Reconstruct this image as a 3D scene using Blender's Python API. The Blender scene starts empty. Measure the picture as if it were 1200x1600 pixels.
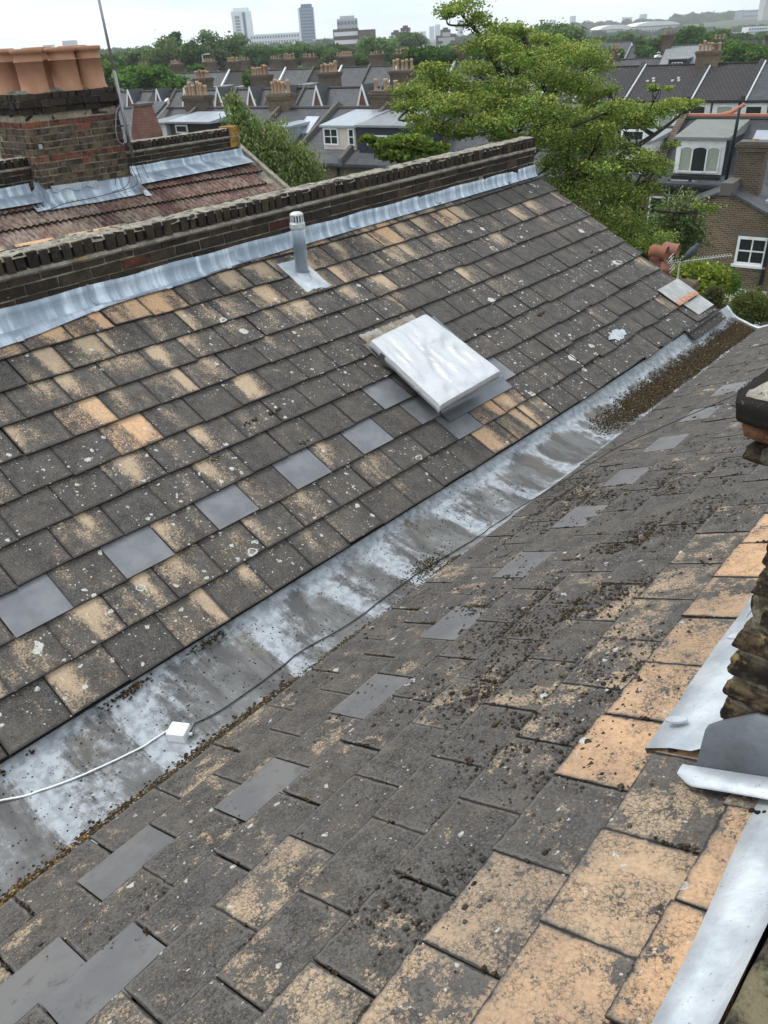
import bpy, math, random
import numpy as np
from mathutils import Vector
# ---------------------------------------------------------------- camera
F_PX, PITCH, ROLL, YAW = 1197.308007, 0.552881, -0.057401, 0.766622
CAM = np.array([2.80934, -1.55159, 2.56866])
def _cam():
    cy, sy, cp, sp = math.cos(YAW), math.sin(YAW), math.cos(PITCH), math.sin(PITCH)
    fw = np.array([-sy*cp, cy*cp, -sp]); rt = np.array([cy, sy, 0.]); up = np.cross(rt, fw)
    r = rt*math.cos(ROLL)+up*math.sin(ROLL); u = -rt*math.sin(ROLL)+up*math.cos(ROLL)
    return r, u, fw
RT, UP, FW = _cam()
sc = bpy.context.scene
cd = bpy.data.cameras.new('camera'); co = bpy.data.objects.new('camera', cd)
sc.collection.objects.link(co)
from mathutils import Matrix
M4 = Matrix(((RT[0], UP[0], -FW[0], CAM[0]), (RT[1], UP[1], -FW[1], CAM[1]), (RT[2], UP[2], -FW[2], CAM[2]), (0, 0, 0, 1)))
co.matrix_world = M4
cd.sensor_fit = 'HORIZONTAL'; cd.sensor_width = 36; cd.lens = 36*F_PX/1200
cd.clip_start = .02; cd.clip_end = 20000
sc.camera = co
# ---------------------------------------------------------------- light
SUN_EL, SUN_AZ = math.radians(58), math.radians(250)     # azimuth: direction the light comes from, measured from +Y clockwise
w = bpy.data.worlds.new('World'); sc.world = w; w.use_nodes = True
nt = w.node_tree; nt.nodes.clear()
def N(nt, t, **k):
    n = nt.nodes.new(t)
    for a, b in k.items():
        if a.startswith('i_'):
            n.inputs[a[2:].replace('_', ' ')].default_value = b
        else: setattr(n, a, b)
    return n
L = lambda nt, a, b: nt.links.new(a, b)
out = N(nt, 'ShaderNodeOutputWorld'); bg = N(nt, 'ShaderNodeBackground')
sky = N(nt, 'ShaderNodeTexSky', sky_type='NISHITA', sun_disc=False, sun_elevation=SUN_EL, sun_rotation=SUN_AZ)
tc = N(nt, 'ShaderNodeTexCoord'); mp = N(nt, 'ShaderNodeMapping'); mp.inputs['Scale'].default_value = (1, 1, 5.5)
no = N(nt, 'ShaderNodeTexNoise'); no.inputs['Scale'].default_value = 3.2; no.inputs['Detail'].default_value = 7; no.inputs['Roughness'].default_value = .55
rp = N(nt, 'ShaderNodeValToRGB'); rp.color_ramp.elements[0].position = .30; rp.color_ramp.elements[1].position = .55; rp.color_ramp.elements[0].color = (.78, .78, .78, 1)
no2 = N(nt, 'ShaderNodeTexNoise'); no2.inputs['Scale'].default_value = 2.3; no2.inputs['Detail'].default_value = 6
rp2 = N(nt, 'ShaderNodeValToRGB'); rp2.color_ramp.elements[0].position = .36; rp2.color_ramp.elements[1].position = .60
rp2.color_ramp.elements[0].color = (5.4, 6.9, 8.3, 1); rp2.color_ramp.elements[1].color = (10.2, 10.4, 10.4, 1)
mx = N(nt, 'ShaderNodeMixRGB')
L(nt, tc.outputs['Generated'], mp.inputs['Vector']); L(nt, mp.outputs[0], no.inputs['Vector']); L(nt, mp.outputs[0], no2.inputs['Vector'])
L(nt, no.outputs['Fac'], rp.inputs[0]); L(nt, no2.outputs['Fac'], rp2.inputs[0])
L(nt, rp.outputs[0], mx.inputs[0]); L(nt, sky.outputs[0], mx.inputs[1]); L(nt, rp2.outputs[0], mx.inputs[2])
L(nt, mx.outputs[0], bg.inputs[0]); bg.inputs[1].default_value = .1; L(nt, bg.outputs[0], out.inputs[0])
sd = bpy.data.lights.new('sun', 'SUN'); sd.energy = 1.3; sd.angle = math.radians(14); sd.color = (1, .975, .94)
so = bpy.data.objects.new('sun', sd); sc.collection.objects.link(so)
_d = Vector((math.sin(SUN_AZ)*math.cos(SUN_EL), math.cos(SUN_AZ)*math.cos(SUN_EL), math.sin(SUN_EL)))
so.rotation_euler = _d.to_track_quat('Z', 'Y').to_euler(); so.location = (0, 0, 30)
sc.view_settings.view_transform = 'Standard'; sc.view_settings.look = 'None'; sc.view_settings.gamma = 1
sc.view_settings.exposure = 0.68
sc.render.engine = 'CYCLES'; sc.cycles.max_bounces = 5; sc.cycles.diffuse_bounces = 3; sc.cycles.transparent_max_bounces = 8
sc.cycles.volume_bounces = 0
# ---------------------------------------------------------------- placing helpers (photo pixel -> a ray in the world; used to MEASURE where things stand)
def ray(x, y): return (x-600)/F_PX*RT-(y-800)/F_PX*UP+FW
def onx(x, y, X): d = ray(x, y); return CAM+(X-CAM[0])/d[0]*d
def ony(x, y, Y): d = ray(x, y); return CAM+(Y-CAM[1])/d[1]*d
def onz(x, y, Z): d = ray(x, y); return CAM+(Z-CAM[2])/d[2]*d
HV = np.array([-math.sin(YAW), math.cos(YAW), 0])
def atd(x, y, D): d = ray(x, y); return CAM+D/(d@HV)*d
TL, TR, EL, ER, GW, YR, ZR, RR, SL, SR = 0.485415, 0.482598, 0.243686, 0.243113, 0.620986, -1.184893, -0.009982, -0.034661, -0.013129, -0.026745
WS = .3
def LPt(u, v, h=0):
    u, v = np.asarray(u, float), np.asarray(v, float)
    vv = v-np.clip((u-9)/13, 0, 2)**1.5*(.56-.03*v)
    s = (9-vv)*EL
    P = np.stack(np.broadcast_arrays(-s*math.cos(TL), u*WS, s*math.sin(TL)+SL*u*WS), -1)
    return P+NL*np.expand_dims(np.asarray(h, float), -1)
def RPt(u, v, h=0):
    u, v = np.asarray(u, float), np.asarray(v, float)
    s = v*ER; yy = u*WS+YR; c, t = math.cos(RR), math.sin(RR)
    P = np.stack(np.broadcast_arrays(GW+s*math.cos(TR)*c+yy*t, yy*c-s*math.cos(TR)*t, ZR+s*math.sin(TR)+SR*yy), -1)
    return P+NR*np.expand_dims(np.asarray(h, float), -1)
NL = np.array([math.sin(TL), 0, math.cos(TL)]); NR = np.array([-math.sin(TR), 0, math.cos(TR)])
def onplane(x, y, P0, n, h=0):
    d = ray(x, y); P0 = np.asarray(P0)+n*h; return CAM+((P0-CAM)@n)/(d@n)*d
# ---------------------------------------------------------------- mesh helpers
rng = np.random.default_rng(7); random.seed(7)
COL = sc.collection
class MB:
    def __init__(s): s.v = []; s.f = []; s.c = []; s.uv = []; s.m = []; s.n = 0
    def add(s, verts, faces, col=(1, 1, 1, 1), uvs=None, mi=0):
        b = s.n; s.v.extend([tuple(map(float, p)) for p in verts]); s.n += len(verts)
        for i, f in enumerate(faces):
            s.f.append(tuple(b+k for k in f)); s.c.append(col); s.m.append(mi)
            s.uv.append(uvs[i] if uvs else None)
        return s
    def hexa(s, P, col=(1, 1, 1, 1), mi=0, uvt=None):      # P: bottom 4 ccw, top 4 ccw
        F = [(4, 5, 6, 7), (3, 2, 1, 0), (0, 1, 5, 4), (1, 2, 6, 5), (2, 3, 7, 6), (3, 0, 4, 7)]
        uv = None
        if uvt: uv = [[uvt[k % 4] for k in f] for f in F]
        return s.add(P, F, col, uv, mi)
    def box(s, x0, x1, y0, y1, z0, z1, col=(1, 1, 1, 1), mi=0, j=0):
        P = np.array([(x0, y0, z0), (x1, y0, z0), (x1, y1, z0), (x0, y1, z0), (x0, y0, z1), (x1, y0, z1), (x1, y1, z1), (x0, y1, z1)], float)
        if j: P += rng.uniform(-j, j, P.shape)
        return s.hexa(P, col, mi)
    def tube(s, pts, r, n=8, col=(1, 1, 1, 1), cap=True, mi=0):
        pts = [np.asarray(p, float) for p in pts]
        rs = r if hasattr(r, '__len__') else [r]*len(pts)
        V = []; a = None
        for i, p in enumerate(pts):
            t = pts[min(i+1, len(pts)-1)]-pts[max(i-1, 0)]; t /= (np.linalg.norm(t)+1e-9)
            if a is None: a = np.cross(t, (0, 0, 1.) if abs(t[2]) < .9 else (1., 0, 0))
            a = a-t*(a@t); a /= np.linalg.norm(a)+1e-9; b = np.cross(t, a)
            for k in range(n):
                q = 2*math.pi*k/n; V.append(p+rs[i]*(math.cos(q)*a+math.sin(q)*b))
        F = [(i*n+k, i*n+(k+1) % n, (i+1)*n+(k+1) % n, (i+1)*n+k) for i in range(len(pts)-1) for k in range(n)]
        if cap: F += [tuple(range(n-1, -1, -1)), tuple(range((len(pts)-1)*n, len(pts)*n))]
        return s.add(V, F, col, None, mi)
    def lathe(s, c, prof, n=20, col=(1, 1, 1, 1), axis=(0, 0, 1), mi=0, close=False):
        ax = np.asarray(axis, float); ax /= np.linalg.norm(ax); a = np.cross(ax, (1., 0, 0) if abs(ax[0]) < .9 else (0, 1., 0)); a /= np.linalg.norm(a); b = np.cross(ax, a)
        V = [np.asarray(c)+ax*h+r*(math.cos(2*math.pi*k/n)*a+math.sin(2*math.pi*k/n)*b) for r, h in prof for k in range(n)]
        F = [(i*n+k, i*n+(k+1) % n, (i+1)*n+(k+1) % n, (i+1)*n+k) for i in range(len(prof)-1) for k in range(n)]
        if close: F += [tuple(range(n-1, -1, -1)), tuple(range((len(prof)-1)*n, len(prof)*n))]
        return s.add(V, F, col, None, mi)
    def grid(s, P, col=(1, 1, 1, 1), mi=0, cols=None, flip=False, thick=0):
        nu, nv = P.shape[:2]; b = s.n
        s.v.extend([tuple(p) for p in P.reshape(-1, 3).tolist()]); s.n += nu*nv
        for i in range(nu-1):
            for j in range(nv-1):
                f = (b+i*nv+j, b+(i+1)*nv+j, b+(i+1)*nv+j+1, b+i*nv+j+1)
                s.f.append(f[::-1] if flip else f); s.m.append(mi); s.c.append(col if cols is None else tuple(cols[i, j])); s.uv.append(None)
        return s
    def build(s, name, mats, parent=None, smooth=False, loc=None, world=True):
        me = bpy.data.meshes.new(name); me.from_pydata(s.v, [], s.f)
        if not isinstance(mats, (list, tuple)): mats = [mats]
        for m in mats: me.materials.append(m)
        nl = np.array([len(f) for f in s.f])
        ca = me.color_attributes.new('col', 'FLOAT_COLOR', 'CORNER')
        ca.data.foreach_set('color', np.repeat(np.array([c if len(c) == 4 else (*c, 1) for c in s.c], np.float32), nl, 0).ravel())
        if any(u is not None for u in s.uv):
            ul = me.uv_layers.new(name='UVMap')
            ul.data.foreach_set('uv', np.array([q for u, f in zip(s.uv, s.f) for q in (u if u is not None else [(0, 0)]*len(f))], np.float32).ravel())
        if len(mats) > 1: me.polygons.foreach_set('material_index', s.m)
        if smooth: me.polygons.foreach_set('use_smooth', [True]*len(s.f))
        me.update()
        o = bpy.data.objects.new(name, me); COL.objects.link(o)
        if parent is not None:
            PW = W[parent.name]
            if world: me.transform(PW.inverted())
            o.parent = parent; W[o.name] = PW
        else:
            if loc is None:
                A = np.array(s.v); loc = ((A[:, 0].min()+A[:, 0].max())/2, (A[:, 1].min()+A[:, 1].max())/2, A[:, 2].min())
            me.transform(Matrix.Translation(-Vector([float(q) for q in loc]))); o.location = loc; W[o.name] = Matrix.Translation(Vector([float(q) for q in loc]))
        return o
W = {}
def tag(o, label=None, cat=None, group=None, kind=None):
    if label: o['label'] = label
    if cat: o['category'] = cat
    if group: o['group'] = group
    if kind: o['kind'] = kind
    return o
def empty(name, loc, label, cat, group=None, rz=0):
    o = bpy.data.objects.new(name, None); COL.objects.link(o); o.location = tuple(map(float, loc)); o.rotation_euler = (0, 0, rz)
    o.empty_display_size = .2; W[o.name] = Matrix.Translation(Vector([float(q) for q in loc])) @ Matrix.Rotation(rz, 4, 'Z')
    return tag(o, label, cat, group)
# vectorised value noise for shapes and stains
def vnoise(x, y, seed=0, octv=4, rough=.5):
    x, y = np.broadcast_arrays(np.asarray(x, float), np.asarray(y, float)); o = np.zeros(x.shape); a = 1; t = 0
    for k in range(octv):
        xi, yi = np.floor(x).astype(np.int64), np.floor(y).astype(np.int64); fx, fy = x-xi, y-yi
        fx, fy = fx*fx*(3-2*fx), fy*fy*(3-2*fy)
        def h(i, j):
            n = (i*374761393+j*668265263+(seed+k*17)*1442695041) & 0xffffffff
            n = ((n ^ (n >> 13))*1274126177) & 0xffffffff
            return ((n ^ (n >> 16)) & 0xffff)/65535.
        o += a*((h(xi, yi)*(1-fx)+h(xi+1, yi)*fx)*(1-fy)+(h(xi, yi+1)*(1-fx)+h(xi+1, yi+1)*fx)*fy); t += a; a *= rough; x, y = x*2, y*2
    return o/t
# ---------------------------------------------------------------- materials
def mat(name):
    m = bpy.data.materials.new(name); m.use_nodes = True; t = m.node_tree; t.nodes.clear()
    o = N(t, 'ShaderNodeOutputMaterial'); b = N(t, 'ShaderNodeBsdfPrincipled'); L(t, b.outputs[0], o.inputs[0])
    b.inputs['Specular IOR Level'].default_value = .3
    return m, t, b
class G:                                   # tiny node-graph writer
    def __init__(s, t): s.t = t; s.tc = N(t, 'ShaderNodeTexCoord'); s.obj = s.tc.outputs['Object']; s.at = None
    def col(s):
        if not s.at:
            s.at = N(s.t, 'ShaderNodeAttribute', attribute_name='col'); s.sp = N(s.t, 'ShaderNodeSeparateColor'); L(s.t, s.at.outputs['Color'], s.sp.inputs[0])
        return s.sp.outputs
    def colraw(s): s.col(); return s.at.outputs['Color']
    def link(s, v, inp):
        if isinstance(v, (int, float)): inp.default_value = v
        elif isinstance(v, (tuple, list)): inp.default_value = (*v, 1) if len(inp.default_value) == 4 and len(v) == 3 else v
        else: L(s.t, v, inp)
    def map(s, v, scale=(1, 1, 1), loc=(0, 0, 0), rot=(0, 0, 0)):
        m = N(s.t, 'ShaderNodeMapping'); s.link(v, m.inputs[0]); s.link(loc, m.inputs[1]); m.inputs[2].default_value = rot; m.inputs[3].default_value = scale; return m.outputs[0]
    def noise(s, sc, v=None, det=5, ro=.55, dist=0):
        n = N(s.t, 'ShaderNodeTexNoise'); s.link(s.obj if v is None else v, n.inputs['Vector']); n.inputs['Scale'].default_value = sc; n.inputs['Detail'].default_value = det; n.inputs['Roughness'].default_value = ro; n.inputs['Distortion'].default_value = dist; return n.outputs['Fac']
    def voro(s, sc, v=None, out='Distance', feat='F1', rnd=1):
        n = N(s.t, 'ShaderNodeTexVoronoi', feature=feat); s.link(s.obj if v is None else v, n.inputs['Vector']); n.inputs['Scale'].default_value = sc; n.inputs['Randomness'].default_value = rnd; return n.outputs[out]
    def m(s, op, a, b=0, c=None, clamp=False):
        n = N(s.t, 'ShaderNodeMath', operation=op, use_clamp=clamp); s.link(a, n.inputs[0]); s.link(b, n.inputs[1])
        if c is not None: s.link(c, n.inputs[2])
        return n.outputs[0]
    def vm(s, op, a, b):
        n = N(s.t, 'ShaderNodeVectorMath', operation=op); s.link(a, n.inputs[0]); s.link(b, n.inputs[1]); return n.outputs[0]
    def rng(s, v, a, b, c=0, d=1, smooth=True):
        n = N(s.t, 'ShaderNodeMapRange'); n.interpolation_type = 'SMOOTHSTEP' if smooth else 'LINEAR'; s.link(v, n.inputs[0])
        for k, q in zip((1, 2, 3, 4), (a, b, c, d)): s.link(q, n.inputs[k])
        return n.outputs[0]
    def mix(s, f, a, b, mode='MIX'):
        n = N(s.t, 'ShaderNodeMixRGB', blend_type=mode); s.link(f, n.inputs[0]); s.link(a, n.inputs[1]); s.link(b, n.inputs[2]); return n.outputs[0]
    def bump(s, h, st, dist, bsdf, nrm=None):
        n = N(s.t, 'ShaderNodeBump'); n.inputs['Strength'].default_value = st; n.inputs['Distance'].default_value = dist; s.link(h, n.inputs['Height'])
        if nrm: L(s.t, nrm, n.inputs['Normal'])
        L(s.t, n.outputs[0], bsdf.inputs['Normal']); return n.outputs[0]
    def sep(s, v): n = N(s.t, 'ShaderNodeSeparateXYZ'); s.link(v, n.inputs[0]); return n.outputs
    def comb(s, x, y, z): n = N(s.t, 'ShaderNodeCombineXYZ'); s.link(x, n.inputs[0]); s.link(y, n.inputs[1]); s.link(z, n.inputs[2]); return n.outputs[0]

def mat_slate(name, near):
    """asbestos-cement slate: tan body under grey-black algae, white lichen. col = (how bare, random, random)"""
    m, t, b = mat(name); g = G(t); c = g.col(); uv = g.tc.outputs['UV']; us = g.sep(uv)
    off = g.comb(g.m('MULTIPLY', c[1], 7), g.m('MULTIPLY', c[2], 9), g.m('MULTIPLY', c[1], 5))
    P = g.vm('ADD', g.obj, off)
    big = g.noise(5.5, P, 3, .5); fine = g.noise(95, P, 6, .8); mid = g.noise(24, P, 6, .7)
    stv = g.comb(g.m('ADD', g.m('MULTIPLY', us[0], 3.2 if not near else 4), g.m('MULTIPLY', c[1], 50)), g.m('ADD', g.m('MULTIPLY', us[1], .7 if not near else 3), g.m('MULTIPLY', c[2], 30)), 0)
    streak = g.noise(1, stv, 5, .6)
    bare = g.m('ADD', c[0], g.m('ADD', g.m('MULTIPLY', g.m('SUBTRACT', big, .5), .9 if not near else 1.9), g.m('MULTIPLY', g.m('SUBTRACT', streak, .5), 2.3 if not near else 1.1)))
    if not near:
        cx = g.m('MODULO', g.m('MULTIPLY', c[1], 7.3), 1.0); bw = g.m('ADD', .22, g.m('MULTIPLY', c[2], .42))
        du = g.m('ABSOLUTE', g.m('SUBTRACT', g.m('ADD', us[0], g.m('MULTIPLY', g.m('SUBTRACT', streak, .5), .5)), cx))
        band = g.m('MULTIPLY', g.rng(du, 0, bw, 1, 0), g.rng(us[1], .15, 1.1, 1, .25))
        bare = g.m('ADD', g.m('MULTIPLY', g.m('SUBTRACT', bare, .02), .72), g.m('MULTIPLY', g.m('MULTIPLY', band, g.rng(c[0], .10, .60, .0, .95)), 1))
    e = g.m('MULTIPLY', g.m('SUBTRACT', mid, .5), 1.5 if not near else 1.6); f = g.m('MULTIPLY', g.m('SUBTRACT', fine, .5), 3.2 if not near else 2.6)
    msk = g.rng(g.m('ADD', g.m('ADD', bare, e), f), .36, .92 if not near else .80)
    msk2 = g.rng(g.m('ADD', bare, g.m('MULTIPLY', g.m('ADD', f, e), .35)), .62 if not near else .80, 1.05)
    if near:
        msk = g.rng(g.m('ADD', g.m('ADD', bare, g.m('MULTIPLY', g.m('SUBTRACT', mid, .5), 1.5)), g.m('MULTIPLY', g.m('SUBTRACT', fine, .5), 2.2)), .50, .66)
    tan = g.mix(g.noise(9, P, 3), (.42, .32, .225), (.53, .395, .26)); tan = g.mix(g.rng(c[0], .55, 1.0), tan, (.68, .405, .225))
    tan = g.mix(g.rng(g.noise(60, P, 5, .7), .35, .7, 0, .5), tan, (.27, .20, .135))
    dk = g.mix(g.rng(g.noise(13, P, 5, .65), .35, .65), (.036, .033, .033) if not near else (.046, .041, .038), (.092, .085, .080) if not near else (.118, .106, .095))
    dk = g.mix(g.rng(g.noise(140, P, 3, .8), .45, .62), dk, (.150, .138, .125))
    dk = g.mix(g.rng(fine, .50, .60, 0, .85), dk, (.024, .021, .020))
    dk = g.mix(g.rng(g.noise(4, P, 4, .6), .45, .7, 0, .45), dk, (.145, .125, .10))
    col = g.mix(g.m('MULTIPLY', msk, .88), dk, tan); col = g.mix(g.m('MULTIPLY', msk2, .92), col, tan)
    net = g.voro(75 if near else 60, g.vm('ADD', P, g.vm('MULTIPLY', g.comb(fine, mid, fine), (.03, .03, .03))), feat='DISTANCE_TO_EDGE')
    ngate = g.m('MULTIPLY', g.rng(g.m('ADD', mid, g.m('MULTIPLY', g.m('SUBTRACT', big, .5), .8)), .40, .58), g.m('SUBTRACT', 1, g.m('MULTIPLY', msk2, .85)))
    col = g.mix(g.m('MULTIPLY', g.m('MULTIPLY', g.rng(net, .02, .13, 1, 0), ngate), .7), col, (.055, .047, .04))
    col = g.mix(g.m('MULTIPLY', g.rng(g.noise(120, P, 5, .8), .58, .66), g.m('SUBTRACT', 1, g.m('MULTIPLY', msk2, .8))), col, (.030, .026, .024))
    if near: col = g.mix(g.rng(g.noise(2.1, g.map(g.obj, loc=(1, 8, 2)), 3), .45, .62, 0, .25), col, (.095, .09, .088))
    ev = g.m('MINIMUM', g.m('MINIMUM', us[0], g.m('SUBTRACT', 1, us[0])), g.m('MULTIPLY', g.m('SUBTRACT', 1, us[1]), .8))
    ev = g.m('ADD', ev, g.m('MULTIPLY', g.m('SUBTRACT', mid, .5), .09))
    rim = g.rng(ev, .0, .06, .8, 0)
    col = g.mix(rim, col, (.155, .14, .125) if near else (.04, .036, .034))
    if near:
        e2 = g.m('MINIMUM', ev, g.m('ADD', g.m('MULTIPLY', us[1], .9), g.m('MULTIPLY', g.m('SUBTRACT', mid, .5), .06)))
        col = g.mix(g.rng(e2, .004, .022, .85, 0), col, (.030, .026, .024))
    # replaced / other kinds are separate materials.  white lichen:
    wob = g.vm('ADD', g.obj, g.vm('MULTIPLY', g.comb(g.noise(22, None, 3), g.noise(22, g.map(g.obj, loc=(5, 3, 1)), 3), 0), (.05, .05, .05)))
    den = g.rng(g.noise(1.6, g.map(g.obj, loc=(9, 2, 4)), 2), .38, .62)
    tot = None
    for scl, pick, rmax in (((8, .84, .34), (20, .66, .30), (55, .68, .32)) if not near else ((8, .86, .26), (20, .76, .24), (60, .72, .26))):
        vd = g.voro(scl, wob); vc = g.sep(g.voro(scl, wob, 'Color'))
        r = g.m('MULTIPLY', g.m('MULTIPLY', g.rng(vc[0], pick, 1, .25, 1, False), g.m('GREATER_THAN', vc[0], g.m('SUBTRACT', 1.12, g.m('MULTIPLY', den, 1.1-pick)))), rmax)
        k = g.rng(g.m('SUBTRACT', vd, g.m('MULTIPLY', r, g.m('ADD', .55, g.m('MULTIPLY', mid, .9)))), -.015, .012, 1, 0)
        k = g.m('MULTIPLY', k, g.m('GREATER_THAN', r, .01))
        if scl < 20: k = g.m('MULTIPLY', k, g.m('MAXIMUM', g.m('GREATER_THAN', vc[1], .35), g.rng(g.m('SUBTRACT', vd, g.m('MULTIPLY', r, .8)), -.03, -.015, .15, 1)))
        tot = k if tot is None else g.m('MAXIMUM', tot, k)
    tot = g.m('MULTIPLY', tot, g.rng(g.noise(90, None, 4, .7), .36, .5, .25, 1))
    col = g.mix(g.m('MULTIPLY', tot, .9 if not near else .75), col, (.55, .54, .50))
    L(t, col, b.inputs['Base Color']); b.inputs['Roughness'].default_value = .85; b.inputs['Specular IOR Level'].default_value = .2
    crust = g.m('MULTIPLY', g.rng(g.voro(55, P), .0, .45, 1, 0), g.rng(g.m('ADD', mid, g.m('MULTIPLY', msk, -.12)), .45, .6))
    g.bump(g.m('ADD', g.m('ADD', g.m('MULTIPLY', fine, .5), g.m('MULTIPLY', mid, 1.0)), g.m('ADD', g.m('MULTIPLY', tot, .3), g.m('MULTIPLY', crust, .9 if near else .5))), .8 if near else .65, .007, b)
    return m
def mat_patch(name):
    m, t, b = mat(name); g = G(t); c = g.col()
    k = g.rng(g.noise(7, None, 6, .65), .35, .7)
    col = g.mix(k, (.125, .130, .142), (.205, .210, .22)); col = g.mix(g.rng(g.noise(90, None, 5, .7), .62, .72), col, (.07, .065, .06))
    col = g.mix(c[0], (.115, .112, .112), col)
    col = g.mix(g.m('MULTIPLY', g.rng(g.noise(4.5, g.map(g.obj, loc=(3, 6, 2)), 7, .7), .40, .62), g.m('SUBTRACT', .85, c[0])), col, (.175, .165, .155))
    col = g.mix(g.m('MULTIPLY', g.rng(g.noise(14, None, 6, .75), .56, .64), g.m('SUBTRACT', .9, c[0], clamp=True)), col, (.085, .075, .065))
    L(t, col, b.inputs['Base Color']); b.inputs['Roughness'].default_value = .42; b.inputs['Specular IOR Level'].default_value = .5
    g.bump(g.noise(30, None, 4), .12, .004, b); return m
def mat_lead(name, streaky=True, stain=.4, axis=1):
    m, t, b = mat(name); g = G(t)
    s = g.noise(1, g.map(g.obj, {1: (3, 15, 1.0), 2: (15, 15, 1.2), 3: (1.5, 7, 1.5)}[axis]), 5, .6)
    n = g.noise(6, None, 6, .6)
    col = g.mix(g.rng(n, .3, .7), (.30, .35, .41), (.47, .52, .58)) if streaky else g.mix(g.rng(n, .3, .7), (.40, .43, .46), (.66, .69, .71))
    if streaky:
        col = g.mix(g.rng(s, .42, .62, 0, .75), col, (.23, .28, .34)); col = g.mix(g.rng(s, .52, .3), col, (.62, .70, .78))
        col = g.mix(g.rng(g.noise(1, g.map(g.obj, (3, 6, 1.0), (4, 4, 4)), 3), .6, .72, 0, .35), col, (.45, .55, .42))
    col = g.mix(g.rng(g.noise(3, g.map(g.obj, loc=(3, 1, 7)), 6, .7), .5, .75, 0, stain), col, (.22, .21, .19))
    col = g.mix(g.rng(g.noise(110, None, 4, .7), .64, .7), col, (.12, .11, .10))
    L(t, col, b.inputs['Base Color']); b.inputs['Metallic'].default_value = .35; b.inputs['Roughness'].default_value = .5
    g.bump(g.m('ADD', g.noise(14, None, 3), g.m('MULTIPLY', g.noise(70, None, 3), .15)), .25, .02, b); return m
def mat_gutter():
    m, t, b = mat('gutter lead'); g = G(t); c = g.col()       # col.r powder-white bias, col.g silt
    n = g.noise(5, g.map(g.obj, (.55, 1.5, 1)), 8, .66, .4); f = g.noise(120, None, 5, .75); md = g.noise(22, None, 5, .6)
    k = g.m('ADD', c[0], g.m('ADD', g.m('MULTIPLY', g.m('SUBTRACT', n, .5), 2.0), g.m('ADD', g.m('MULTIPLY', g.m('SUBTRACT', f, .5), .9), g.m('MULTIPLY', g.m('SUBTRACT', md, .5), .8))))
    dark = g.mix(g.rng(n, .4, .6), (.085, .082, .08), (.15, .148, .145)); dark = g.mix(g.rng(g.noise(2.2, g.map(g.obj, loc=(7, 7, 7)), 4), .5, .7, 0, .6), dark, (.13, .11, .085))
    col = g.mix(g.rng(k, .40, .95, 0, .92), dark, g.mix(g.rng(md, .35, .65), (.24, .255, .27), (.385, .41, .435)))
    col = g.mix(g.rng(g.m('ADD', c[1], g.m('MULTIPLY', g.m('SUBTRACT', n, .5), 1.2)), .45, .8), col, (.055, .046, .032))
    col = g.mix(g.rng(f, .64, .70, 0, .8), col, (.05, .045, .04))
    L(t, col, b.inputs['Base Color']); b.inputs['Roughness'].default_value = .7; b.inputs['Metallic'].default_value = .1
    g.bump(g.m('ADD', md, g.m('MULTIPLY', f, .25)), .3, .008, b); return m
def mat_brick(name, k=1.0, soot=.5):
    """individually modelled bricks, col = (tone, random, kind: 0 stock/1 red)"""
    m, t, b = mat(name); g = G(t); c = g.col(); P = g.vm('ADD', g.obj, g.comb(g.m('MULTIPLY', c[1], 9), 0, 0))
    stock = g.mix(c[0], (.060*k, .047*k, .038*k), (.225*k, .165*k, .105*k)); red = g.mix(c[0], (.13*k, .045*k, .034*k), (.34*k, .12*k, .075*k))
    col = g.mix(c[2], stock, red)
    col = g.mix(g.rng(g.noise(26, P, 6, .7), .45, .7, 0, .75), col, (.20*k, .165*k, .12*k))
    col = g.mix(g.rng(g.noise(11, P, 5, .7), .5-.12*soot, .62, 0, .9), col, (.030, .026, .024))
    col = g.mix(g.rng(g.noise(55, P, 5, .8), .63, .70, 0, .6), col, (.36, .34, .28))
    L(t, col, b.inputs['Base Color']); b.inputs['Roughness'].default_value = .92; b.inputs['Specular IOR Level'].default_value = .12
    g.bump(g.m('ADD', g.noise(30, P, 6, .7), g.m('MULTIPLY', g.noise(130, P, 4), .35)), .8, .01, b); return m
def mat_mortar(name, a=(.30, .27, .22), bcol=(.13, .115, .095), lich=.5):
    m, t, b = mat(name); g = G(t)
    col = g.mix(g.rng(g.noise(9, None, 6, .7), .35, .65), bcol, a); col = g.mix(g.rng(g.noise(60, None, 6, .8), .55, .65, 0, .9), col, (.05, .045, .04))
    col = g.mix(g.rng(g.noise(35, g.map(g.obj, loc=(3, 3, 3)), 5, .7), .58, .66, 0, lich), col, (.50, .49, .43))
    col = g.mix(g.rng(g.noise(4, g.map(g.obj, loc=(9, 3, 3)), 4, .7), .64, .70, 0, lich), col, (.42, .26, .08))
    L(t, col, b.inputs['Base Color']); b.inputs['Roughness'].default_value = .95; b.inputs['Specular IOR Level'].default_value = .1
    g.bump(g.m('ADD', g.noise(22, None, 6, .7), g.m('MULTIPLY', g.noise(90, None, 5), .5)), .9, .015, b); return m
def mat_plain(name, col, rough=.6, var=.25, scale=8, metal=0, spec=.3, bump=.1, dirt=(.1, .09, .08)):
    m, t, b = mat(name); g = G(t)
    c = g.mix(g.rng(g.noise(scale, None, 5, .65), .42, .75, 0, var), col, dirt)
    L(t, c, b.inputs['Base Color']); b.inputs['Roughness'].default_value = rough; b.inputs['Metallic'].default_value = metal; b.inputs['Specular IOR Level'].default_value = spec
    if bump: g.bump(g.noise(scale*3, None, 4), bump, .01, b)
    return m
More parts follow.
